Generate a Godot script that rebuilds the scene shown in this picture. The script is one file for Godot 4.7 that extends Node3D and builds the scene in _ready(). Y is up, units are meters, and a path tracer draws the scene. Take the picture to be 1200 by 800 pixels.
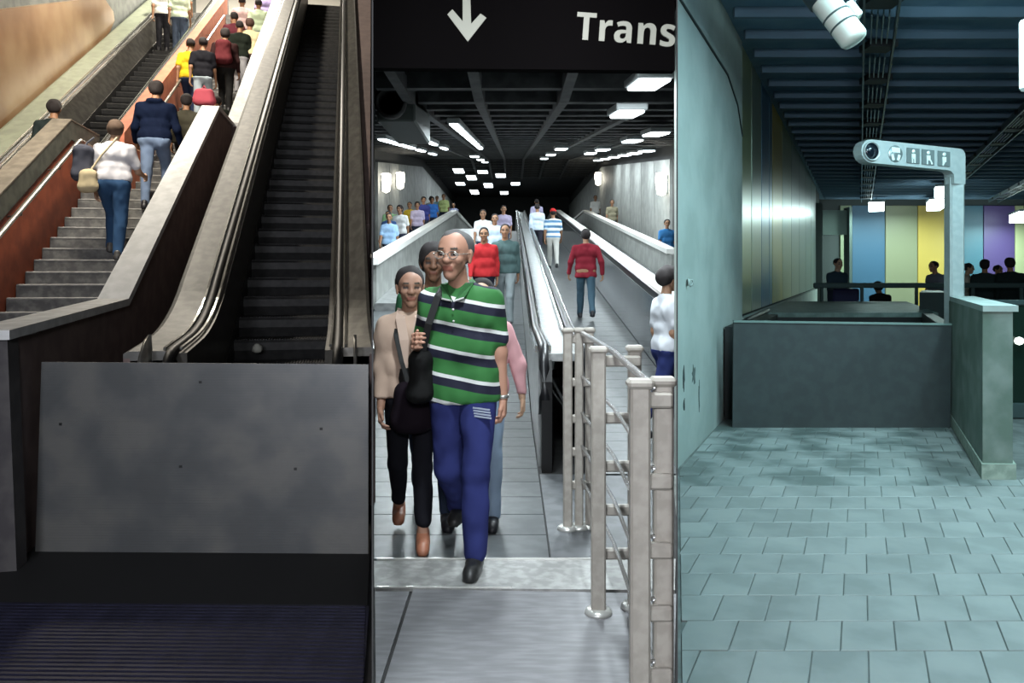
extends Node3D
# Three halls of one metro station, side by side, parted by two thin walls: a stair hall with escalators, a sloping
# passage with moving walkways, and a tiled hall with a closed escalator. The camera stands before the ends of the two walls.
const F := 950.0
const EYE := 1.55
const DV := -0.1721      # the left parting wall runs along x = DV * depth
const DW := 0.2037       # the right one along x = DW * depth
const S1 := 0.5384       # slope of the stairs
const SR := 0.1168       # slope of the walkways
const R0 := 8.6          # where the walkways start to climb
const R1 := 38.0         # where they level out
const K3 := 0.43         # direction of the side walls of the tiled hall
var B1: Basis
var used := {}
var mats := {}
var cache := {}
var rng := RandomNumberGenerator.new()

# ---------------------------------------------------------------- meshes
class MB:
	var st := SurfaceTool.new()
	var off := Vector3.ZERO
	func _init(o := Vector3.ZERO):
		off = o
		st.begin(Mesh.PRIMITIVE_TRIANGLES)
		st.set_smooth_group(-1)
	func flat(): st.set_smooth_group(-1)
	func soft(g := 1): st.set_smooth_group(g)
	func tri(a: Vector3, b: Vector3, c: Vector3):
		st.add_vertex(a - off); st.add_vertex(b - off); st.add_vertex(c - off)
	func quad(a: Vector3, b: Vector3, c: Vector3, d: Vector3):
		tri(a, b, c); tri(a, c, d)
	func prism(poly: PackedVector2Array, o: Vector3, ex: Vector3, ey: Vector3, ez: Vector3, d0: float, d1: float):
		var n := poly.size()
		var idx := Geometry2D.triangulate_polygon(poly)
		for i in range(0, idx.size(), 3):
			var a: Vector2 = poly[idx[i]]; var b: Vector2 = poly[idx[i + 1]]; var c: Vector2 = poly[idx[i + 2]]
			tri(o + ex * a.x + ey * a.y + ez * d0, o + ex * b.x + ey * b.y + ez * d0, o + ex * c.x + ey * c.y + ez * d0)
			tri(o + ex * a.x + ey * a.y + ez * d1, o + ex * c.x + ey * c.y + ez * d1, o + ex * b.x + ey * b.y + ez * d1)
		for i in n:
			var a: Vector2 = poly[i]; var b: Vector2 = poly[(i + 1) % n]
			quad(o + ex * a.x + ey * a.y + ez * d0, o + ex * b.x + ey * b.y + ez * d0, o + ex * b.x + ey * b.y + ez * d1, o + ex * a.x + ey * a.y + ez * d1)
	# a plan polygon (x, depth) raised from y0 to y1
	func plan(poly: PackedVector2Array, y0: float, y1: float):
		prism(poly, Vector3.ZERO, Vector3.RIGHT, Vector3.FORWARD, Vector3.UP, y0, y1)
	# a side profile (depth, height) pulled from x0 to x1
	func side(poly: PackedVector2Array, x0: float, x1: float):
		prism(poly, Vector3.ZERO, Vector3.FORWARD, Vector3.UP, Vector3.RIGHT, x0, x1)
	func box(c: Vector3, s: Vector3, b := Basis()):
		var h := s / 2
		var p := []
		for i in 8: p.append(c + b * Vector3(h.x * (1 if i & 1 else -1), h.y * (1 if i & 2 else -1), h.z * (1 if i & 4 else -1)))
		for f in [[0, 2, 3, 1], [4, 5, 7, 6], [0, 4, 6, 2], [1, 3, 7, 5], [0, 1, 5, 4], [2, 6, 7, 3]]:
			quad(p[f[0]], p[f[1]], p[f[2]], p[f[3]])
	func bev(c: Vector3, s: Vector3, r: float, b := Basis()):
		var h := s / 2
		r = minf(r, minf(h.x, minf(h.y, h.z)) * 0.98)
		var q := func(i: int, ax: int) -> Vector3:
			var v := Vector3()
			for k in 3:
				var e: float = h[k] if k == ax else h[k] - r
				v[k] = e if (i >> k) & 1 else -e
			return c + b * v
		for ax in 3:
			var u := (ax + 1) % 3
			var w := (ax + 2) % 3
			for sg in 2:
				var m := sg << ax
				quad(q.call(m, ax), q.call(m | (1 << u), ax), q.call(m | (1 << u) | (1 << w), ax), q.call(m | (1 << w), ax))
		for ax in 3:
			var u := (ax + 1) % 3
			var w := (ax + 2) % 3
			for k in 4:
				var m := ((k & 1) << u) | ((k >> 1) << w)
				quad(q.call(m, u), q.call(m | (1 << ax), u), q.call(m | (1 << ax), w), q.call(m, w))
		for i in 8: tri(q.call(i, 0), q.call(i, 1), q.call(i, 2))
	func sweep(path: Array, prof: PackedVector2Array, up := Vector3.UP, caps := true):
		var rings := []
		for i in path.size():
			var t: Vector3 = (path[mini(i + 1, path.size() - 1)] - path[maxi(i - 1, 0)]).normalized()
			var sd := t.cross(up).normalized()
			var u2 := sd.cross(t)
			var ring := []
			for p in prof: ring.append(path[i] + sd * p.x + u2 * p.y)
			rings.append(ring)
		var n := prof.size()
		for i in path.size() - 1:
			for j in n:
				quad(rings[i][j], rings[i][(j + 1) % n], rings[i + 1][(j + 1) % n], rings[i + 1][j])
		if caps:
			for e in [rings[0], rings[-1]]:
				for j in range(1, n - 1): tri(e[0], e[j], e[j + 1])
	func tube(path: Array, r: float, n := 10, up := Vector3.UP):
		var prof := PackedVector2Array()
		for i in n: prof.append(Vector2(cos(TAU * i / n), sin(TAU * i / n)) * r)
		soft(1)
		sweep(path, prof, up)
		flat()
	func lathe(prof: Array, c: Vector3, b := Basis(), n := 20):
		soft(1)
		for i in n:
			var a0 := TAU * i / n
			var a1 := TAU * (i + 1) / n
			for j in prof.size() - 1:
				var p: Vector2 = prof[j]; var q: Vector2 = prof[j + 1]
				quad(c + b * Vector3(p.x * cos(a0), p.y, p.x * sin(a0)), c + b * Vector3(p.x * cos(a1), p.y, p.x * sin(a1)), c + b * Vector3(q.x * cos(a1), q.y, q.x * sin(a1)), c + b * Vector3(q.x * cos(a0), q.y, q.x * sin(a0)))
		flat()
	func done() -> ArrayMesh:
		st.generate_normals()
		return st.commit()

func pv(a: Array) -> PackedVector2Array:
	var p := PackedVector2Array()
	for i in range(0, a.size(), 2): p.append(Vector2(a[i], a[i + 1]))
	return p

# ---------------------------------------------------------------- materials
func M(key: String, c: Color, rough := 0.7, metal := 0.0) -> StandardMaterial3D:
	if mats.has(key): return mats[key]
	var m := StandardMaterial3D.new()
	m.albedo_color = c; m.roughness = rough; m.metallic = metal
	mats[key] = m
	return m

func noise_tex(seed_: int, freq: float, ramp: Array, size := 256, oct := 5, normal := false) -> NoiseTexture2D:
	var n := FastNoiseLite.new()
	n.seed = seed_; n.frequency = freq; n.fractal_octaves = oct; n.noise_type = FastNoiseLite.TYPE_SIMPLEX_SMOOTH
	var t := NoiseTexture2D.new()
	t.width = size; t.height = size; t.seamless = true; t.noise = n
	if normal:
		t.as_normal_map = true; t.bump_strength = 3.0
	else:
		var g := Gradient.new()
		g.offsets = PackedFloat32Array([0.25, 0.5, 0.75]) if ramp.size() == 3 else PackedFloat32Array([0.3, 0.7])
		g.colors = PackedColorArray(ramp)
		t.color_ramp = g
	return t

# grain and blotches of a material, mapped in metres on the thing or the place itself
func NM(key: String, ramp: Array, period: float, rough: float, metal := 0.0, freq := 0.02, stretch := Vector3.ONE, bump := 0.0) -> StandardMaterial3D:
	if mats.has(key): return mats[key]
	var m := M(key, Color.WHITE, rough, metal)
	m.albedo_texture = noise_tex(hash(key) % 1000, freq, ramp)
	m.uv1_triplanar = true; m.uv1_world_triplanar = true
	m.uv1_scale = stretch / period
	if bump > 0.0:
		m.normal_enabled = true; m.normal_scale = bump
		m.normal_texture = noise_tex(hash(key) % 1000 + 7, freq * 3.0, [], 256, 4, true)
	return m

func EM(key: String, c: Color, energy: float) -> StandardMaterial3D:
	if mats.has(key): return mats[key]
	var m := M(key, Color(0.9, 0.9, 0.9), 0.5)
	m.emission_enabled = true; m.emission = c; m.emission_energy_multiplier = energy
	return m

func VM(key: String, rough := 0.7) -> StandardMaterial3D:
	var m := M(key, Color.WHITE, rough)
	m.vertex_color_use_as_albedo = true
	if key == "cloth": m.metallic_specular = 0.2
	return m

# ---------------------------------------------------------------- nodes
func numbered(n: String) -> String:
	used[n] = used.get(n, -1) + 1
	return n if used[n] == 0 else "%s_%03d" % [n, used[n]]

func thing(called: String, label: String, category: String, at := Vector3.ZERO, b := Basis(), group := "") -> Node3D:
	var o := Node3D.new()
	o.name = numbered(called)
	add_child(o)
	o.transform = Transform3D(b, b * at)
	o.set_meta("label", label); o.set_meta("category", category)
	if group: o.set_meta("group", group)
	return o

func part(called: String, mesh: Mesh, m: Material, parent: Node3D, label := "") -> MeshInstance3D:
	var o := MeshInstance3D.new()
	o.name = called
	o.mesh = mesh
	if m: o.material_override = m
	parent.add_child(o, true)
	if label: o.set_meta("label", label)
	return o

func struct(called: String, mesh: Mesh, m: Material, b := Basis(), label := "") -> MeshInstance3D:
	var o := MeshInstance3D.new()
	o.name = numbered(called)
	o.mesh = mesh
	o.material_override = m
	add_child(o)
	o.transform = Transform3D(b, Vector3.ZERO)
	o.set_meta("kind", "structure")
	if label:
		o.set_meta("label", label)
	return o

func area(parent: Node3D, at: Vector3, size: Vector2, energy: float, c: Color, turn := Vector3(-PI / 2, 0, 0)):
	var l := AreaLight3D.new()
	l.name = "lamp_glow"
	l.area_size = size
	l.light_energy = energy
	l.light_color = c
	l.shadow_enabled = true
	l.area_range = 60.0
	l.position = at
	l.rotation = turn
	parent.add_child(l, true)

# a fluorescent fitting: a housing with a glowing diffuser below and the light it gives
func fitting(label: String, at: Vector3, b: Basis, length: float, width: float, energy: float, c: Color, glow: float, group: String, pitch := 0.0, thick := 0.04):
	var t := thing("fluorescent_light", label, "light", at, b, group)
	t.transform = Transform3D(b * Basis(Vector3.RIGHT, pitch), b * at)
	var h := MB.new()
	h.bev(Vector3(0, 0.045, 0), Vector3(width + 0.06, 0.07, length + 0.06), 0.01)
	part("housing", h.done(), M("fitting", Color(0.55, 0.57, 0.57), 0.5), t)
	var d := MB.new()
	d.bev(Vector3(0, 0.02 - thick / 2, 0), Vector3(width, thick, length), 0.012)
	part("diffuser", d.done(), EM("glow_%s_%.1f" % [c.to_html(), glow], c, glow), t)
	if energy > 0.0:
		area(t, Vector3(0, 0.01 - thick, 0), Vector2(width, length), energy, c)
	return t

func V(x: float, y: float, d: float) -> Vector3: return Vector3(x, y, -d)

# ---------------------------------------------------------------- smooth bodies
# prims: [from, to, radius at from, radius at to, squash]; joined with a smooth minimum and meshed as surface nets
func field(prims: Array, cell: float, k: float, cuts := [], subs := []) -> Dictionary:
	var lo := Vector3(1e9, 1e9, 1e9)
	var hi := -lo
	var mg := k + cell * 2.0
	for p in prims:
		var r: float = maxf(p[2], p[3]) + mg
		var e := Vector3(r, r, r)
		lo = lo.min(p[0].min(p[1]) - e); hi = hi.max(p[0].max(p[1]) + e)
	var nx := int(ceil((hi.x - lo.x) / cell)) + 1
	var ny := int(ceil((hi.y - lo.y) / cell)) + 1
	var nz := int(ceil((hi.z - lo.z) / cell)) + 1
	var g := PackedFloat32Array()
	g.resize(nx * ny * nz)
	g.fill(1000.0)
	for p in prims:
		var a: Vector3 = p[0]
		var q: Vector3 = p[4] if p.size() > 4 else Vector3.ONE
		var ba: Vector3 = (p[1] - a) * q
		var ra: float = p[2]
		var dr: float = p[3] - ra
		var l2 := maxf(ba.length_squared(), 1e-9)
		var r: float = maxf(p[2], p[3]) + mg
		var e := Vector3(r, r, r)
		var i0 := Vector3i(((a.min(p[1]) - e - lo) / cell).floor()).max(Vector3i.ZERO)
		var i1 := Vector3i(((a.max(p[1]) + e - lo) / cell).ceil()).min(Vector3i(nx - 1, ny - 1, nz - 1))
		for iz in range(i0.z, i1.z + 1):
			for iy in range(i0.y, i1.y + 1):
				var at := (iz * ny + iy) * nx
				for ix in range(i0.x, i1.x + 1):
					var pa := (lo + Vector3(ix, iy, iz) * cell - a) * q
					var t := clampf(pa.dot(ba) / l2, 0.0, 1.0)
					var d := (pa - ba * t).length() - ra - dr * t
					var o := g[at + ix]
					var h := k - absf(d - o)
					if h > 0.0: g[at + ix] = minf(d, o) - h * h * 0.25 / k
					elif d < o: g[at + ix] = d
	for p in subs:
		var a: Vector3 = p[0]
		var ra: float = p[1]
		var e := Vector3(ra, ra, ra) * 1.6
		var i0 := Vector3i(((a - e - lo) / cell).floor()).max(Vector3i.ZERO)
		var i1 := Vector3i(((a + e - lo) / cell).ceil()).min(Vector3i(nx - 1, ny - 1, nz - 1))
		for iz in range(i0.z, i1.z + 1):
			for iy in range(i0.y, i1.y + 1):
				for ix in range(i0.x, i1.x + 1):
					var d := ra - (lo + Vector3(ix, iy, iz) * cell - a).length()
					var at := (iz * ny + iy) * nx + ix
					if d > g[at]: g[at] = d
	if cuts:
		for iz in nz:
			for iy in ny:
				var at := (iz * ny + iy) * nx
				for ix in nx:
					if g[at + ix] < 100.0:
						var p := lo + Vector3(ix, iy, iz) * cell
						for c in cuts:
							var d: float = c[0].dot(p) - c[1]
							if d > g[at + ix]: g[at + ix] = d
	# surface nets
	var vs := PackedVector3Array()
	var ns := PackedVector3Array()
	var ids := PackedInt32Array()
	ids.resize(g.size())
	ids.fill(-1)
	var far := cell * 3.5
	var sx := 1
	var sy := nx
	var sz := nx * ny
	var o8 := [0, sx, sy, sx + sy, sz, sz + sx, sz + sy, sz + sx + sy]
	for iz in nz - 1:
		for iy in ny - 1:
			var at := (iz * ny + iy) * nx
			for ix in nx - 1:
				var b := at + ix
				var g0 := g[b]
				if g0 > far or g0 < -far: continue
				var g1 := g[b + 1]; var g2 := g[b + sy]; var g3 := g[b + sy + 1]
				var g4 := g[b + sz]; var g5 := g[b + sz + 1]; var g6 := g[b + sz + sy]; var g7 := g[b + sz + sy + 1]
				var neg := int(g0 < 0) + int(g1 < 0) + int(g2 < 0) + int(g3 < 0) + int(g4 < 0) + int(g5 < 0) + int(g6 < 0) + int(g7 < 0)
				if neg == 0 or neg == 8: continue
				var sum := Vector3.ZERO
				var cnt := 0
				if (g0 < 0) != (g1 < 0): sum += Vector3(g0 / (g0 - g1), 0, 0); cnt += 1
				if (g2 < 0) != (g3 < 0): sum += Vector3(g2 / (g2 - g3), 1, 0); cnt += 1
				if (g4 < 0) != (g5 < 0): sum += Vector3(g4 / (g4 - g5), 0, 1); cnt += 1
				if (g6 < 0) != (g7 < 0): sum += Vector3(g6 / (g6 - g7), 1, 1); cnt += 1
				if (g0 < 0) != (g2 < 0): sum += Vector3(0, g0 / (g0 - g2), 0); cnt += 1
				if (g1 < 0) != (g3 < 0): sum += Vector3(1, g1 / (g1 - g3), 0); cnt += 1
				if (g4 < 0) != (g6 < 0): sum += Vector3(0, g4 / (g4 - g6), 1); cnt += 1
				if (g5 < 0) != (g7 < 0): sum += Vector3(1, g5 / (g5 - g7), 1); cnt += 1
				if (g0 < 0) != (g4 < 0): sum += Vector3(0, 0, g0 / (g0 - g4)); cnt += 1
				if (g1 < 0) != (g5 < 0): sum += Vector3(1, 0, g1 / (g1 - g5)); cnt += 1
				if (g2 < 0) != (g6 < 0): sum += Vector3(0, 1, g2 / (g2 - g6)); cnt += 1
				if (g3 < 0) != (g7 < 0): sum += Vector3(1, 1, g3 / (g3 - g7)); cnt += 1
				ids[b] = vs.size()
				vs.append(lo + (Vector3(ix, iy, iz) + sum / cnt) * cell)
				var c := cell * 3.0
				var m0 := minf(g0, c); var m1 := minf(g1, c); var m2 := minf(g2, c); var m3 := minf(g3, c)
				var m4 := minf(g4, c); var m5 := minf(g5, c); var m6 := minf(g6, c); var m7 := minf(g7, c)
				ns.append(Vector3(m1 + m3 + m5 + m7 - m0 - m2 - m4 - m6, m2 + m3 + m6 + m7 - m0 - m1 - m4 - m5, m4 + m5 + m6 + m7 - m0 - m1 - m2 - m3).normalized())
	var idx := PackedInt32Array()
	for iz in range(1, nz - 1):
		for iy in range(1, ny - 1):
			var at := (iz * ny + iy) * nx
			for ix in range(1, nx - 1):
				var b := at + ix
				if ids[b] < 0: continue
				var inside := g[b] < 0
				if inside != (g[b + sx] < 0): _quad(idx, ids[b - sy - sz], ids[b - sz], ids[b], ids[b - sy], inside)
				if inside != (g[b + sy] < 0): _quad(idx, ids[b - sx - sz], ids[b - sx], ids[b], ids[b - sz], inside)
				if inside != (g[b + sz] < 0): _quad(idx, ids[b - sx - sy], ids[b - sy], ids[b], ids[b - sx], inside)
	return {"v": vs, "n": ns, "i": idx}

func _quad(idx: PackedInt32Array, a: int, b: int, c: int, d: int, flip: bool):
	if a < 0 or b < 0 or c < 0 or d < 0: return
	if flip: idx.append_array([a, c, b, a, d, c])
	else: idx.append_array([a, b, c, a, c, d])

# join fields into one mesh: each entry [field, transform, colour or a callable of the place]
func skin_mesh(sets: Array, uv = null, fold := 0.0) -> ArrayMesh:
	if fold > 0.0 and not cache.has("fold"):
		var fn := FastNoiseLite.new()
		fn.seed = 5; fn.frequency = 6.5; fn.fractal_octaves = 2
		cache["fold"] = fn
	var nz: FastNoiseLite = cache.get("fold")
	var vs := PackedVector3Array()
	var ns := PackedVector3Array()
	var cs := PackedColorArray()
	var us := PackedVector2Array()
	var idx := PackedInt32Array()
	for s in sets:
		var f: Dictionary = s[0]
		var t: Transform3D = s[1]
		var base := vs.size()
		var flip := t.basis.determinant() < 0
		var tint = s[2] if s[2] is Callable else null
		var plain: Color = Color.WHITE if s[2] is Callable else s[2]
		for i in f.v.size():
			var p: Vector3 = f.v[i]
			var nn: Vector3 = (t.basis * f.n[i]).normalized()
			var w: Vector3 = t * p
			if fold > 0.0:
				# creases of cloth: a small push along the normal, and the normal that goes with it
				var c := Vector3(w.x, w.y * 0.55, w.z)
				var h0 := nz.get_noise_3dv(c)
				var gr := Vector3(nz.get_noise_3dv(c + Vector3(0.01, 0, 0)) - h0, nz.get_noise_3dv(c + Vector3(0, 0.01, 0)) - h0, nz.get_noise_3dv(c + Vector3(0, 0, 0.01)) - h0) * 100.0 * fold
				w += nn * h0 * fold
				nn = (nn - (gr - nn * gr.dot(nn))).normalized()
			vs.append(w)
			ns.append(nn)
			cs.append(tint.call(p) if tint != null else plain)
			if uv != null: us.append(uv.call(t * p))
		for i in range(0, f.i.size(), 3):
			idx.append(base + f.i[i])
			idx.append(base + f.i[i + (2 if flip else 1)])
			idx.append(base + f.i[i + (1 if flip else 2)])
	var arr := []
	arr.resize(Mesh.ARRAY_MAX)
	arr[Mesh.ARRAY_VERTEX] = vs; arr[Mesh.ARRAY_NORMAL] = ns; arr[Mesh.ARRAY_COLOR] = cs; arr[Mesh.ARRAY_INDEX] = idx
	if uv != null: arr[Mesh.ARRAY_TEX_UV] = us
	var m := ArrayMesh.new()
	if vs.size() > 0: m.add_surface_from_arrays(Mesh.PRIMITIVE_TRIANGLES, arr)
	return m

func head_field(cell: float) -> Dictionary:
	var key := "head%.4f" % cell
	if cache.has(key): return cache[key]
	var one := Vector3.ONE
	var p := [
		[Vector3(0, 0.03, -0.005), Vector3(0, 0.03, -0.03), 0.085, 0.085, Vector3(1.08, 1, 1)],
		[Vector3(0, -0.03, 0.028), Vector3(0, 0.03, 0.03), 0.060, 0.066, one],
		[Vector3(0, -0.083, 0.05), Vector3(0, -0.055, 0.02), 0.036, 0.052, one],
		[Vector3(-0.034, 0.03, 0.076), Vector3(0.034, 0.03, 0.076), 0.015, 0.015, one],
		[Vector3(-0.036, -0.022, 0.062), Vector3(-0.03, -0.03, 0.06), 0.026, 0.022, one],
		[Vector3(0.036, -0.022, 0.062), Vector3(0.03, -0.03, 0.06), 0.026, 0.022, one],
		[Vector3(0, 0.02, 0.088), Vector3(0, -0.022, 0.104), 0.009, 0.014, one],
		[Vector3(-0.012, -0.024, 0.096), Vector3(0.012, -0.024, 0.096), 0.010, 0.010, one],
		[Vector3(-0.017, -0.055, 0.084), Vector3(0.017, -0.055, 0.084), 0.009, 0.009, one],
		[Vector3(-0.014, -0.067, 0.082), Vector3(0.014, -0.067, 0.082), 0.009, 0.009, one],
		[Vector3(0, -0.096, 0.066), Vector3(0, -0.09, 0.06), 0.020, 0.022, one],
		[Vector3(-0.080, 0.006, -0.006), Vector3(-0.077, -0.032, -0.002), 0.017, 0.012, Vector3(1.6, 1, 1)],
		[Vector3(0.080, 0.006, -0.006), Vector3(0.077, -0.032, -0.002), 0.017, 0.012, Vector3(1.6, 1, 1)],
	]
	cache[key] = field(p, cell, 0.014, [], [[Vector3(-0.032, 0.006, 0.103), 0.019], [Vector3(0.032, 0.006, 0.103), 0.019]])
	return cache[key]

func head_colour(skin: Color) -> Callable:
	return func(p: Vector3) -> Color:
		if p.z > 0.06 and absf(p.y + 0.061) < 0.011 and absf(p.x) < 0.025: return Color(skin.r * 0.75, skin.g * 0.5, skin.b * 0.5)
		if p.z > 0.05 and absf(absf(p.x) - 0.033) < 0.016:
			if absf(p.y - 0.005) < 0.007: return Color(0.05, 0.035, 0.03)
			if absf(p.y - 0.032) < 0.006: return Color(0.05, 0.04, 0.035)
		return skin

# a right hand hanging from the wrist, thumb forward (+z), palm towards +x
func hand_field(cell: float, curl: float) -> Dictionary:
	var key := "hand%.4f_%.2f" % [cell, curl]
	if cache.has(key): return cache[key]
	var p := [
		[Vector3(0, 0.02, 0), Vector3(0, -0.01, 0), 0.026, 0.022, Vector3(1.25, 1, 1)],
		[Vector3(0, -0.015, -0.012), Vector3(0.002, -0.078, -0.028), 0.020, 0.0135],
		[Vector3(0, -0.015, 0.006), Vector3(0.002, -0.084, 0.004), 0.020, 0.0135],
		[Vector3(0, -0.015, 0.016), Vector3(0.002, -0.080, 0.030), 0.019, 0.0135],
	]
	var zs := [-0.033, -0.011, 0.011, 0.032]
	var ls := [0.058, 0.074, 0.080, 0.072]
	for i in 4:
		var a := Vector3(0.003, -0.078 - (0.006 if i in [1, 2] else 0.0), zs[i])
		var c := 0.35 + curl
		var b := a + Vector3(sin(c), -cos(c), 0.02 * (i - 1.5)) * float(ls[i]) * 0.45
		var d := b + Vector3(sin(c * 2.2), -cos(c * 2.2), 0) * float(ls[i]) * 0.32
		var e := d + Vector3(sin(c * 2.9), -cos(c * 2.9), 0) * float(ls[i]) * 0.23
		p.append([a, b, 0.0098, 0.009]); p.append([b, d, 0.009, 0.0082]); p.append([d, e, 0.0082, 0.0072])
	p.append([Vector3(0.004, -0.022, 0.022), Vector3(0.012, -0.05, 0.046), 0.014, 0.0115])
	p.append([Vector3(0.012, -0.05, 0.046), Vector3(0.02, -0.082, 0.054), 0.0105, 0.0085])
	cache[key] = field(p, cell, 0.007)
	return cache[key]

func hair_field(style: String) -> Dictionary:
	if cache.has(style): return cache[style]
	var p := [[Vector3(0, 0.038, -0.012), Vector3(0, 0.032, -0.034), 0.090, 0.090, Vector3(1.05, 1, 1)]]
	var cuts := [[Vector3(0, -1, 0.62).normalized(), 0.006]]
	if style == "thin":
		p = [[Vector3(0, 0.034, -0.012), Vector3(0, 0.030, -0.034), 0.088, 0.088, Vector3(1.06, 1, 1)]]
		cuts = [[Vector3(0, -1, 0.9).normalized(), 0.002]]
	elif style == "full":
		p = [[Vector3(0, 0.045, -0.010), Vector3(0, 0.02, -0.04), 0.097, 0.098, Vector3(1.02, 1, 1)]]
		cuts = [[Vector3(0, -1, 0.75).normalized(), 0.02]]
	elif style == "tied":
		p.append([Vector3(0, 0.02, -0.12), Vector3(0, -0.03, -0.15), 0.035, 0.03])
		p.append([Vector3(0, -0.03, -0.15), Vector3(0.01, -0.14, -0.14), 0.03, 0.018])
		cuts = []
		p[0] = [Vector3(0, 0.044, -0.018), Vector3(0, 0.028, -0.036), 0.088, 0.092, Vector3(1.02, 1, 1)]
	elif style == "long":
		p.append([Vector3(-0.07, 0.02, -0.03), Vector3(-0.075, -0.13, -0.04), 0.035, 0.028])
		p.append([Vector3(0.07, 0.02, -0.03), Vector3(0.075, -0.13, -0.04), 0.035, 0.028])
		p.append([Vector3(0, 0.02, -0.07), Vector3(0, -0.17, -0.075), 0.06, 0.045])
		p[0] = [Vector3(0, 0.044, -0.018), Vector3(0, 0.028, -0.036), 0.088, 0.094, Vector3(1.02, 1, 1)]
		cuts = []
	cache[style] = field(p, 0.009, 0.02, cuts)
	return cache[style]

func shoe_field() -> Dictionary:
	if not cache.has("shoe"):
		cache["shoe"] = field([[Vector3(0, 0.045, -0.045), Vector3(0, 0.036, 0.12), 0.042, 0.040], [Vector3(0, 0.09, -0.03), Vector3(0, 0.05, 0.03), 0.042, 0.040], [Vector3(0, 0.02, -0.05), Vector3(0, 0.02, 0.15), 0.036, 0.036]], 0.012, 0.02, [[Vector3.DOWN, 0.0]])
	return cache["shoe"]

func ik(a: Vector3, b: Vector3, l1: float, l2: float, hint: Vector3) -> Vector3:
	var d := b - a
	var l := minf(d.length(), (l1 + l2) * 0.999)
	var x := (l1 * l1 - l2 * l2 + l * l) / (2 * l)
	var h := sqrt(maxf(l1 * l1 - x * x, 0.0))
	var dir := d.normalized()
	return a + dir * x + (hint - dir * hint.dot(dir)).normalized() * h

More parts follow.
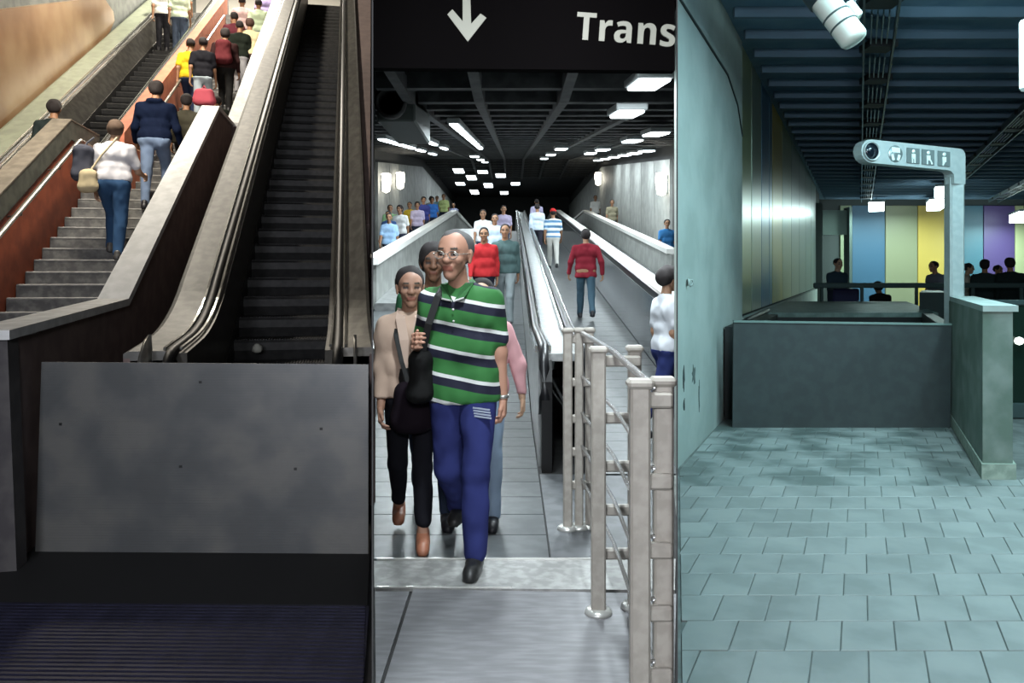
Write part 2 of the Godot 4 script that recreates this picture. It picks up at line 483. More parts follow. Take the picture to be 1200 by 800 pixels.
# A person: one node at the feet; children body, shirt, trousers, hair, shoes. Faces +z. o holds pose and clothing:
# h height, lean, legs [[thigh, knee bend], [..]] right then left, arms right/left [swing, elbow bend, out] or wrist place
func person(label: String, at: Vector3, yaw: float, o := {}, b := Basis(), group := "") -> Node3D:
	var t := thing("person", label, "person", at, b, group)
	t.transform = Transform3D(b * Basis(Vector3.UP, yaw), b * at)
	var h: float = o.get("h", 1.7)
	var k := h / 1.74
	var cell: float = o.get("cell", 0.026)
	var wide: float = o.get("wide", 1.0)
	var skin: Color = o.get("skin", Color(0.30, 0.155, 0.085))
	var lean: float = o.get("lean", 0.03)
	var legs: Array = o.get("legs", [[-0.28, 0.25], [0.30, 0.12]])
	var pelvis := Vector3(0, 0.93, 0)
	var low := 1e9
	var joints := []
	for i in 2:
		var sgn := -1.0 if i == 0 else 1.0
		var hip := pelvis + Vector3(0.085 * sgn * sqrt(wide), -0.03, 0)
		var th: float = legs[i][0]
		var sh: float = legs[i][0] - legs[i][1]
		var knee := hip + Vector3(0.005 * sgn, -cos(th), sin(th)) * 0.43
		var ank := knee + Vector3(0, -cos(sh), sin(sh)) * 0.415
		low = minf(low, ank.y)
		joints.append([hip, knee, ank])
	var drop: float = low - 0.075
	if o.has("drop"): drop = o.drop
	var dn := Vector3(0, -drop, 0)
	pelvis += dn
	for j in joints:
		for i in 3: j[i] += dn
	var up := Basis(Vector3.RIGHT, lean) * Basis(Vector3.UP, o.get("twist", 0.0)) * Basis(Vector3.BACK, o.get("roll", 0.0))
	var U := func(p: Vector3) -> Vector3: return pelvis + up * (p - Vector3(0, 0.93, 0))
	var q := Vector3(1, 1, 1.32)
	var chest: Vector3 = U.call(Vector3(0, 1.29, -0.005))
	var neck: Vector3 = U.call(Vector3(0, 1.455, -0.012))
	var hc: Vector3 = U.call(Vector3(0, 1.625, 0.018) + Vector3(o.get("head_x", 0.0), 0, o.get("head_z", 0.0)))
	var torso := [
		[U.call(Vector3(-0.095 * wide, 1.31, 0)), U.call(Vector3(0.095 * wide, 1.31, 0)), 0.128, 0.128, q],
		[U.call(Vector3(-0.135 * wide, 1.375, -0.01)), U.call(Vector3(-0.02, 1.43, -0.015)), 0.062, 0.062, Vector3(1, 1, 1.05)],
		[U.call(Vector3(0.135 * wide, 1.375, -0.01)), U.call(Vector3(0.02, 1.43, -0.015)), 0.062, 0.062, Vector3(1, 1, 1.05)],
		[U.call(Vector3(-0.062 * wide, 1.13, 0.012)), U.call(Vector3(0.062 * wide, 1.13, 0.012)), 0.12, 0.12, Vector3(1, 1, 1.22)],
		[U.call(Vector3(-0.075 * wide, 0.99, 0)), U.call(Vector3(0.075 * wide, 0.99, 0)), 0.118, 0.118, Vector3(1, 1, 1.2)],
	]
	var pelv := [[pelvis + Vector3(-0.08 * wide, 0.0, -0.01), pelvis + Vector3(0.08 * wide, 0.0, -0.01), 0.112, 0.112, Vector3(1, 1, 1.12)]]
	var arms := []
	for i in 2:
		var sgn := -1.0 if i == 0 else 1.0
		var shd: Vector3 = U.call(Vector3(0.178 * sgn * wide, 1.385, -0.01))
		var a = o.get("arms", [[0.25, 0.3, 0.12], [-0.22, 0.25, 0.12]])[i]
		var elb: Vector3
		var wr: Vector3
		if a is Vector3:
			wr = a / k
			elb = ik(shd, wr, 0.29, 0.25, o.get("elbow_hint", Vector3(sgn * 0.6, -0.6, -0.6)))
			wr = elb + (wr - elb).normalized() * 0.25
		else:
			elb = shd + up * Vector3(sin(a[2]) * sgn, -cos(a[0]) * cos(a[2]), sin(a[0])).normalized() * 0.29
			wr = elb + up * Vector3(sin(a[2]) * sgn * 0.35, -cos(a[0] + a[1]), sin(a[0] + a[1])).normalized() * 0.25
		arms.append([shd, elb, wr])
	var body := torso.duplicate()
	for p in body: p = p.duplicate()
	body = []
	for p in torso: body.append([p[0], p[1], p[2] - 0.014, p[3] - 0.014, p[4]])
	body.append([pelv[0][0], pelv[0][1], 0.10, 0.10, pelv[0][4]])
	body.append([neck - up * Vector3(0, 0.02, 0), hc + up * Vector3(0, -0.07, -0.015), 0.056, 0.052])
	for j in joints:
		body.append([j[0], j[1], 0.074, 0.050]); body.append([j[1], j[2], 0.048, 0.034])
	for a in arms:
		body.append([a[0], a[1], 0.047, 0.038]); body.append([a[1], a[2], 0.038, 0.026])
	var one := Transform3D(Basis.from_scale(Vector3.ONE * k), Vector3.ZERO)
	var hb := Basis(Vector3.UP, o.get("look", 0.0)) * Basis(Vector3.RIGHT, o.get("nod", 0.05)) * Basis(Vector3.BACK, o.get("tilt", 0.0)) * Basis.from_scale(Vector3.ONE * float(o.get("head", 1.0)))
	var ht := one * Transform3D(hb, hc)
	var sets := [[field(body, cell, 0.03), one, skin], [head_field(0.005 if o.has("fine") else 0.009), ht, head_colour(skin)]]
	for i in 2:
		var a: Array = arms[i]
		var dir: Vector3 = (a[2] - a[1]).normalized()
		var fw := Vector3(0, 0, 1)
		if absf(dir.dot(fw)) > 0.8: fw = Vector3(0, 1, 0)
		var hy := -dir
		var hz := (fw - hy * fw.dot(hy)).normalized()
		var hx := hy.cross(hz)
		var hbasis := Basis(hx, hy, hz)
		if i == 1: hbasis = hbasis * Basis.from_scale(Vector3(-1, 1, 1))
		var hh := hand_field(0.0042 if o.has("fine") else 0.008, o.get("curl", 0.15))
		sets.append([hh, one * Transform3D(hbasis * float(o.get("hands", 1.0)), a[2]), skin])
	part("body", skin_mesh(sets), VM("skin", 0.6), t)
	# shirt
	var cloth := []
	for p in torso: cloth.append([p[0], p[1], p[2] + 0.006, p[3] + 0.006, p[4]])
	var hem: float = o.get("hem", 0.90)
	cloth.append([U.call(Vector3(-0.075 * wide, hem + 0.04, 0)), U.call(Vector3(0.075 * wide, hem + 0.04, 0)), 0.128, 0.128, Vector3(1, 1, 1.15)])
	for a in arms:
		if o.get("sleeves", "short") == "long":
			cloth.append([a[0], a[1], 0.060, 0.050]); cloth.append([a[1], a[1].lerp(a[2], 0.92), 0.052, 0.040])
		else:
			cloth.append([a[0], a[0].lerp(a[1], 0.72), 0.060, 0.060])
	if o.has("hood"): cloth.append([U.call(Vector3(-0.05, 1.47, -0.07)), U.call(Vector3(0.05, 1.47, -0.07)), 0.06, 0.06])
	var ny := up * Vector3.UP
	var cuts := [[-ny, -(U.call(Vector3(0, hem, 0)) as Vector3).dot(ny)], [ny, (U.call(Vector3(0, 1.475, 0)) as Vector3).dot(ny)]]
	var sc: float = o.get("cloth_cell", cell)
	var sf := field(cloth, sc, 0.035, cuts)
	if o.has("shirt_uv"):
		part("shirt", skin_mesh([[sf, one, Color.WHITE]], o.shirt_uv, 0.011), o.shirt_mat, t, o.get("shirt_label", ""))
	else:
		part("shirt", skin_mesh([[sf, one, o.get("shirt", Color(0.1, 0.1, 0.1))]], null, 0.011), VM("cloth", 0.85), t)
	# trousers
	var tr := [[pelv[0][0], pelv[0][1], 0.122, 0.122, pelv[0][4]], [pelvis + Vector3(-0.06, 0.09, 0), pelvis + Vector3(0.06, 0.09, 0), 0.114, 0.114, Vector3(1, 1, 1.15)]]
	var leg: float = o.get("leg", 1.0)
	for j in joints:
		tr.append([j[0] + Vector3(0, 0, 0.0), j[1], 0.096 * leg, 0.068 * leg]); tr.append([j[1], j[1].lerp(j[2], o.get("trouser_end", 0.96)), 0.068 * leg, 0.056 * leg])
	part("trousers", skin_mesh([[field(tr, sc, 0.02, [[Vector3.UP, pelvis.y + hem - 0.93 + 0.03]]), one, o.get("trousers", Color(0.02, 0.03, 0.07))]], null, 0.010), VM("cloth", 0.85), t)
	# hair or cap
	if o.get("hair", "short") != "none":
		part("hair", skin_mesh([[hair_field(o.get("hair", "short")), ht, o.get("hair_colour", Color(0.012, 0.01, 0.009))]], null, 0.009), VM("hair", 0.85), t)
	if o.has("cap"):
		var cf := field([[Vector3(0, 0.055, -0.01), Vector3(0, 0.055, -0.025), 0.095, 0.095], [Vector3(-0.03, 0.06, 0.09), Vector3(0.03, 0.06, 0.09), 0.05, 0.05, Vector3(1, 4, 1)]], 0.01, 0.015, [[Vector3.DOWN, -0.04]])
		part("cap", skin_mesh([[cf, ht, o.cap]]), VM("cloth", 0.85), t)
	for j in joints:
		var ft := one * Transform3D(Basis(Vector3.RIGHT, o.get("toe", 0.0)), j[2] + Vector3(0, -0.075, 0.0))
		part("shoe", skin_mesh([[shoe_field(), ft, o.get("shoes", Color(0.015, 0.015, 0.016))]]), VM("leather", 0.45), t)
	cache["last"] = {"node": t, "head": ht, "arms": arms, "joints": joints, "k": k, "up": up, "pelvis": pelvis, "U": U}
	return t

# ---------------------------------------------------------------- the place
func _ready():
	rng.seed = 11
	# camera
	var cam := Camera3D.new()
	cam.name = "camera"
	add_child(cam)
	cam.position = Vector3(0, EYE, 0)
	cam.projection = Camera3D.PROJECTION_FRUSTUM
	cam.near = 0.05; cam.far = 300.0
	cam.size = 0.05 * 800.0 / F
	cam.frustum_offset = Vector2(0, -82.0 / F * 0.05)
	cam.current = true
	var env := Environment.new()
	env.background_mode = Environment.BG_COLOR
	env.background_color = Color(0, 0, 0)
	env.tonemap_mode = Environment.TONE_MAPPER_LINEAR
	env.tonemap_exposure = 1.0
	env.sdfgi_enabled = true; env.ssao_enabled = true; env.ssil_enabled = true
	var we := WorldEnvironment.new()
	we.name = "surroundings"
	we.environment = env
	add_child(we)
	var a := Vector3(-194.0 / F, 0, -1).normalized()
	B1 = Basis(Vector3(-a.z, 0, a.x), Vector3.UP, -a)
	shell()
	stair_hall()
	passage()
	tiled_hall()
	stair_people()
	passage_people()
	tiled_people()

const FL1 := Color(1.0, 0.96, 0.89)
const FL2 := Color(0.93, 0.98, 1.0)
const FL3 := Color(0.80, 0.97, 1.0)

func shell():
	# the two thin walls between the halls
	for s in [DV, DW]:
		var w := MB.new()
		var e := 0.0009
		w.plan(pv([(s - e) * 2.5, 2.5, (s + e) * 2.5, 2.5, (s + e) * 72.0, 72.0, (s - e) * 72.0, 72.0]), -0.1, 14.0)
		struct("wall_left" if s < 0 else "wall_right", w.done(), M("parting", Color(0.22, 0.22, 0.22), 0.8))
	var bk := MB.new()
	bk.box(Vector3(4, 6.9, 3.1), Vector3(44, 14, 0.2))
	struct("wall_back", bk.done(), M("back_wall", Color(0.25, 0.25, 0.25), 0.9))

func Y1(v: float, rel: float) -> float: return S1 * (v - 6.3) + rel

# ---------------------------------------------------------------- stair hall with escalators (left)
func stair_hall():
	var steel := NM("steel", [Color(0.50, 0.49, 0.47), Color(0.62, 0.61, 0.58)], 0.8, 0.36, 0.85, 0.03, Vector3(1, 1, 0.2))
	var dark_steel := NM("dark_steel", [Color(0.20, 0.195, 0.18), Color(0.27, 0.26, 0.24)], 1.0, 0.42, 0.6, 0.02)
	var brown := NM("brown_concrete", [Color(0.33, 0.275, 0.265), Color(0.39, 0.33, 0.315)], 1.3, 0.75)
	var coping := NM("coping", [Color(0.64, 0.645, 0.64), Color(0.73, 0.735, 0.73)], 0.9, 0.6)
	var orange := NM("orange_wall", [Color(0.48, 0.22, 0.13), Color(0.57, 0.28, 0.17)], 1.5, 0.6)
	var rubber := M("rubber", Color(0.025, 0.025, 0.027), 0.5)
	# floor
	var f := MB.new()
	f.plan(pv([-14, -3, 0, -3, 0, 0, DV * 11.0, 11.0, -14, 14]), -0.25, -0.015)
	struct("floor", f.done(), NM("dark_floor", [Color(0.05, 0.05, 0.06), Color(0.09, 0.09, 0.105)], 1.2, 0.7))
	# ribbed landing plate in front of the sheet
	var lp := thing("landing_plate", "dark ribbed escalator landing plate in front of the leaning metal sheet", "floor plate", Vector3(-0.8, -0.012, -3.3), B1)
	var pm := NM("plate", [Color(0.105, 0.105, 0.175), Color(0.145, 0.145, 0.225)], 0.6, 0.5, 0.3)
	var s0 := Vector3(-1.685, 0, -4.926)
	var sx := Vector3(0.9756, 0, 0.2197)
	var sn := Vector3(-0.2197, 0, 0.9756)
	var pl := MB.new(Vector3(-0.8, -0.012, -3.3))
	pl.prism(pv([-0.5, 0.70, 1.99, 0.70, 2.24, 2.2, -0.5, 2.2]), s0, sx, sn, Vector3.UP, -0.012, 0.004)
	part("plate", pl.done(), pm, lp)
	var rb := MB.new(Vector3(-0.8, -0.012, -3.3))
	var v := 0.715
	while v < 2.1:
		var w := 2.36 + 0.19 * v
		rb.box(s0 + sx * (w / 2 - 0.5) + sn * v + Vector3(0, 0.006, 0), Vector3(w - 0.04, 0.008, 0.017), Basis(sx, Vector3.UP, sn))
		v += 0.034
	var rbs := part("rib", rb.done(), pm, lp)
	rbs.set_meta("kind", "stuff")
	var mat_ := thing("rubber_mat", "smooth black strip of floor at the foot of the metal sheet", "floor plate", Vector3(-0.8, -0.012, -4.6), B1)
	var mm := MB.new(Vector3(-0.8, -0.012, -4.6))
	mm.prism(pv([-0.5, -0.3, 1.80, -0.3, 1.98, 0.69, -0.5, 0.69]), s0, sx, sn, Vector3.UP, -0.012, 0.002)
	part("mat", mm.done(), M("black_mat", Color(0.04, 0.04, 0.045), 0.75), mat_)
	# leaning sheet that closes the escalator
	var c0 := Vector3(-1.685, 0, -4.926)
	var c1 := Vector3(0.118, 0, -4.52)
	var sh := thing("metal_sheet", "wide dark grey ribbed metal sheet blocking the foot of the escalator", "barrier", (c0 + c1) / 2, B1)
	var ex := (c1 - c0).normalized()
	var ey := (Vector3.UP + ex.cross(Vector3.UP).normalized() * -0.055).normalized()
	var ez := ex.cross(ey).normalized()
	var W := (c1 - c0).length()
	var sm := MB.new((c0 + c1) / 2)
	sm.prism(pv([0, 0, W, -0.01, W - 0.01, 1.035, 0.0, 1.045]), c0, ex, ey, ez, -0.006, 0.006)
	var shm := NM("sheet", [Color(0.33, 0.34, 0.345), Color(0.37, 0.375, 0.375), Color(0.41, 0.41, 0.40)], 1.6, 0.40, 0.4, 0.012)
	part("sheet", sm.done(), shm, sh)
	var rr := MB.new((c0 + c1) / 2)
	for i in 68:
		rr.box(c0 + ex * W / 2 + ey * (0.012 + i * 0.0149) + ez * 0.0065, Vector3(W - 0.02, 0.0075, 0.003), Basis(ex, ey, ez))
	var rrs := part("rib", rr.done(), shm, sh)
	rrs.set_meta("kind", "stuff")
	for p in [[0.80, 0.47], [1.44, 0.46], [0.9, 0.935], [0.12, 0.70], [1.58, 0.68]]:
		var holes := MB.new((c0 + c1) / 2)
		holes.box(c0 + ex * float(p[0]) + ey * float(p[1]) + ez * 0.008, Vector3(0.016, 0.014, 0.004), Basis(ex, ey, ez))
		part("rivet", holes.done(), rubber, sh)
	# escalator behind the sheet
	escalator("dark stopped escalator with black steps climbing behind the metal sheet", -1.0, -0.14, 6.3, 46, -1.38, 0.19, 5.5, steel, dark_steel, brown, rubber)
	# escalator along the mural wall
	escalator("distant stainless escalator climbing along the tan mural wall", -4.55, -3.6, 8.34, 46, -5.1, -3.27, 7.2, steel, M("cream_deck", Color(0.72, 0.72, 0.66), 0.4, 0.2), brown, rubber, true)
	# solid parapet filling the strip between the escalator and the hall's right wall
	var ep := thing("stair_parapet", "brown parapet at the right edge of the stopped escalator", "parapet", V(0.22, 0, 8.5), B1)
	var eb := MB.new(V(0.22, 0, 8.5))
	var q0 := [V(0.20, 0, 8.5), V(0.235, 0, 8.5), V(0.235, Y1(8.5, 0.86), 8.5), V(0.20, Y1(8.5, 0.86), 8.5)]
	var q1 := [V(0.20, 6, 24.0), V(0.70, 6, 24.0), V(0.70, Y1(24.0, 0.86), 24.0), V(0.20, Y1(24.0, 0.86), 24.0)]
	for i in 4: eb.quad(q0[i], q0[(i + 1) % 4], q1[(i + 1) % 4], q1[i])
	eb.quad(q0[0], q0[1], q0[2], q0[3]); eb.quad(q1[0], q1[1], q1[2], q1[3])
	part("wall", eb.done(), brown, ep)
	# staircase
	var st := thing("staircase", "grey stone staircase between brown parapets, crowded with people", "stairs", Vector3(-2.6, 0, -8), B1)
	var stone := NM("stone", [Color(0.30, 0.30, 0.30), Color(0.42, 0.42, 0.41)], 0.7, 0.7)
	var nosing := NM("nosing", [Color(0.46, 0.46, 0.45), Color(0.55, 0.55, 0.54)], 0.5, 0.6)
	var rise := 0.140
	var run := rise / S1
	var step_mesh := MB.new()
	step_mesh.bev(Vector3(0, -0.16, -run / 2 - 0.1), Vector3(1.62, 0.32, run + 0.2), 0.004)
	var sm1 := step_mesh.done()
	var nos := MB.new()
	nos.bev(Vector3(0, 0.0, -0.025), Vector3(1.61, 0.022, 0.06), 0.006)
	var nm1 := nos.done()
	for i in 56:
		var vv := 7.45 + run * i
		var y := rise * (i + 1)
		if vv > 12.2: vv += 0.9
		var s := part("step", sm1, stone, st)
		s.position = Vector3(-2.74, y, -vv) - Vector3(-2.6, 0, -8)
		part("nosing", nm1, nosing, s)
	var ld := MB.new(Vector3(-2.6, 0, -8))
	var ly := rise * 18 + 0.139
	ld.box(Vector3(-2.74, ly - 0.2, -12.7), Vector3(1.62, 0.4, 1.4))
	part("landing", ld.done(), stone, st)
	# right parapet, lower flight, with a level run towards us
	var rp := thing("stair_parapet", "brown concrete parapet with grey coping beside the stopped escalator", "parapet", Vector3(-1.8, 0, -6), B1)
	var wl := MB.new(Vector3(-1.8, 0, -6))
	wl.side(pv([4.76, -0.02, 4.76, 1.20, 6.92, 1.28, 11.62, 3.74, 13.3, 3.78, 13.3, 0]), -1.90, -1.72)
	part("wall", wl.done(), brown, rp)
	var cp := MB.new(Vector3(-1.8, 0, -6))
	cp.side(pv([4.58, 1.20, 4.58, 1.25, 6.90, 1.335, 11.60, 3.80, 13.32, 3.83, 13.32, 3.78, 11.62, 3.74, 6.92, 1.28]), -1.92, -1.69)
	part("coping", cp.done(), coping, rp)
	var pf := MB.new(Vector3(-1.8, 0, -6))
	pf.prism(pv([-2.6, -0.02, -1.67, -0.02, -1.715, 1.20, -2.6, 1.20]), Vector3.ZERO, Vector3.RIGHT, Vector3.UP, Vector3.FORWARD, 4.62, 4.76)
	part("front_wall", pf.done(), NM("pier", [Color(0.20, 0.19, 0.20), Color(0.27, 0.26, 0.26)], 1.0, 0.8), rp)
	var pc := MB.new(Vector3(-1.8, 0, -6))
	pc.bev(Vector3(-2.16, 1.225, -4.80), Vector3(0.9, 0.05, 0.44), 0.008)
	part("coping", pc.done(), coping, rp)
	# right parapet, upper flight
	var ru := thing("stair_parapet", "pale grey parapet along the upper flight beside the stopped escalator", "parapet", Vector3(-1.7, 2.5, -13), B1)
	wl = MB.new(Vector3(-1.7, 2.5, -13))
	wl.side(pv([13.0, 2.0, 13.0, Y1(13.0, 0.16), 21.6, Y1(21.6, 0.36), 21.6, 7.0]), -1.78, -1.60)
	part("wall", wl.done(), brown, ru)
	cp = MB.new(Vector3(-1.7, 2.5, -13))
	cp.side(pv([13.0, Y1(13.0, 0.16), 13.0, Y1(13.0, 0.22), 21.6, Y1(21.6, 0.46), 21.6, Y1(21.6, 0.38)]), -1.80, -1.57)
	part("coping", cp.done(), coping, ru)
	# left parapet, lower flight, with handrail
	var lpw := thing("stair_parapet", "orange stair wall with dark coping and metal handrail left of the stairs", "parapet", Vector3(-3.6, 0, -9), B1)
	wl = MB.new(Vector3(-3.6, 0, -9))
	wl.side(pv([7.0, 0, 7.0, 0.75, 8.6, Y1(8.6, 0.42), 11.62, Y1(11.62, 0.42), 12.85, 3.27, 12.85, 0]), -3.72, -3.56)
	part("wall", wl.done(), orange, lpw)
	cp = MB.new(Vector3(-3.6, 0, -9))
	cp.side(pv([7.0, 0.74, 7.0, 1.05, 8.6, Y1(8.6, 0.70), 11.60, Y1(11.60, 0.68), 12.85, 3.53, 12.85, 3.25, 11.62, Y1(11.62, 0.42), 8.6, Y1(8.6, 0.42)]), -3.75, -3.545)
	part("coping", cp.done(), NM("green_coping", [Color(0.22, 0.235, 0.21), Color(0.31, 0.32, 0.29)], 1.0, 0.6), lpw)
	var tc := MB.new(Vector3(-3.6, 0, -9))
	tc.side(pv([7.0, 1.05, 7.0, 1.07, 8.6, Y1(8.6, 0.72), 11.60, Y1(11.60, 0.70), 12.85, 3.55, 12.85, 3.53, 11.60, Y1(11.60, 0.68), 8.6, Y1(8.6, 0.70)]), -3.77, -3.54)
	part("coping_top", tc.done(), NM("brown_top", [Color(0.36, 0.33, 0.29), Color(0.46, 0.43, 0.38)], 0.8, 0.55), lpw)
	var hr := MB.new(Vector3(-3.6, 0, -9))
	hr.tube([V(-3.42, Y1(7.4, 0.45), 7.4), V(-3.42, Y1(11.5, 0.45), 11.5), V(-3.43, Y1(11.5, 0.45) + 0.02, 11.6), V(-3.43, Y1(11.5, 0.45) - 0.03, 12.8)], 0.028, 10)
	for d in [8.4, 9.6, 10.8, 12.0]:
		var yy := minf(Y1(d, 0.45), 3.24)
		hr.tube([V(-3.42, yy, d), V(-3.42, yy - 0.07, d), V(-3.57, yy - 0.09, d)], 0.010, 6)
	part("handrail", hr.done(), steel, lpw, "polished metal handrail")
	# left wall of the upper flight
	var lu := thing("stair_wall", "salmon orange wall of the upper flight under the pale escalator deck", "wall", Vector3(-3.3, 2.5, -13), B1)
	wl = MB.new(Vector3(-3.3, 2.5, -13))
	wl.side(pv([12.9, 2.0, 12.9, Y1(12.9, 0.05), 23.5, Y1(23.5, -0.12), 23.5, 7.6]), -3.40, -3.22)
	part("wall", wl.done(), NM("salmon", [Color(0.72, 0.40, 0.28), Color(0.80, 0.48, 0.35)], 1.5, 0.55), lu)
	hr = MB.new(Vector3(-3.3, 2.5, -13))
	hr.tube([V(-3.1, Y1(13.2, -0.2), 13.2), V(-3.1, Y1(22.0, -0.3), 22.0)], 0.026, 8)
	for d in [13.6, 15.2, 16.8, 18.4, 20.0]:
		hr.tube([V(-3.1, Y1(d, -0.2) - 0.02, d), V(-3.1, Y1(d, -0.3), d), V(-3.24, Y1(d, -0.3), d)], 0.010, 6)
	part("handrail", hr.done(), steel, lu, "polished metal handrail")
	# mural wall, glossy tan panel, darker wall above it
	var mw := MB.new()
	mw.side(pv([2, -0.1, 2, 12, 31, 16, 31, 4]), -5.45, -5.24)
	struct("wall_left", mw.done(), NM("grey_wall", [Color(0.33, 0.35, 0.34), Color(0.42, 0.44, 0.42)], 2.0, 0.7), B1)
	var mp := thing("wall_mural", "glossy tan and orange mural panel high on the wall beside the far escalator", "mural", Vector3(-5.2, 4, -14), B1)
	var mu := MB.new(Vector3(-5.2, 4, -14))
	mu.side(pv([10.5, 1.4, 10.5, 4.4, 13.55, 5.50, 19.0, 7.50, 19.75, 7.42, 19.85, 7.25, 19.5, 6.9]), -5.24, -5.16)
	part("panel", mu.done(), NM("mural", [Color(0.50, 0.385, 0.28), Color(0.57, 0.46, 0.345), Color(0.62, 0.52, 0.40)], 5.0, 0.28, 0.0, 0.012), mp)
	# ceiling above the stairs and the hall at their top
	var ce := MB.new()
	ce.side(pv([-4, 4.3, 6.4, 4.3, 21.0, Y1(21.0, 3.9), 31.0, Y1(21.0, 3.9), 31.0, Y1(21.0, 4.1) + 0.3, 20.8, Y1(21.0, 4.1) + 0.3, 6.2, 4.6, -4, 4.6]), -9.0, 0.12)
	struct("ceiling", ce.done(), NM("dark_ceiling", [Color(0.20, 0.20, 0.21), Color(0.28, 0.28, 0.29)], 2.0, 0.85), B1)
	var uf := MB.new()
	uf.box(V(-2.4, 8.3, 26.9), Vector3(5.6, 0.5, 7.4))
	struct("floor", uf.done(), stone, B1)
	var ue := MB.new()
	ue.box(V(-2.4, 10.8, 30.6), Vector3(6.4, 6.0, 0.25))
	struct("wall_front", ue.done(), M("pale_wall", Color(0.86, 0.85, 0.82), 0.6), B1)
	# lamps under the stair ceiling and in the upper hall
	for i in 3:
		var vv: float = [9.6, 15.0, 20.0][i]
		fitting(["fluorescent light over the lower stair flight", "fluorescent light over the middle of the stairs", "fluorescent light over the top of the stairs"][i], V(-2.9, Y1(vv, 3.72), vv), B1, 1.3, 0.35, [26.0, 38.0, 60.0][i], FL1, 6.0, "stair hall lights", atan(S1))
	fitting("wide light in the hall at the top of the escalators", V(-2.6, Y1(21.0, 3.75), 26.0), B1, 2.4, 1.2, 120.0, FL1, 8.0, "stair hall lights")
	fitting("wall light behind us, facing the leaning metal sheet", Vector3(-1.7, 2.7, 2.88), Basis(), 0.5, 1.0, 26.0, Color(0.95, 0.96, 1.0), 3.0, "stair hall lights", PI / 2)
	fitting("wall light behind us, facing the passage", Vector3(0.35, 2.9, 2.88), Basis(), 0.5, 1.0, 20.0, Color(0.97, 0.98, 1.0), 3.0, "stair hall lights", PI / 2)
	# bits of litter
	var li := MB.new()
	li.lathe([Vector2(0.0, 0.0), Vector2(0.05, 0.012), Vector2(0.042, 0.05), Vector2(0.012, 0.075), Vector2(0, 0.078)], Vector3.ZERO, Basis(Vector3(1, 0.2, 0).normalized(), 0.4), 7)
	var paper := thing("crumpled_paper", "crumpled pale paper on a lower step of the stopped escalator", "litter", V(-0.78, Y1(7.5, 0.19), 7.55), B1)
	part("paper", li.done(), M("paper", Color(0.5, 0.5, 0.47), 0.8), paper)

func esc_path(v0: float, hb: float, vn: float, vt: float, flat: float) -> Array:
	# handrail line: level at the foot, easing into the slope
	var p := []
	p.append(Vector2(vn, flat))
	var vb := v0 - 0.35
	p.append(Vector2(vb, flat + 0.03))
	var v1 := v0 + 1.0
	var e := Vector2(v1, S1 * (v1 - v0) + hb)
	for i in range(1, 8):
		var t := i / 8.0
		var c := Vector2(v0 + 0.42, flat + 0.07)
		p.append(p[1].lerp(c, t).lerp(c.lerp(e, t), t))
	p.append(e)
	p.append(Vector2(vt, S1 * (vt - v0) + hb))
	return p

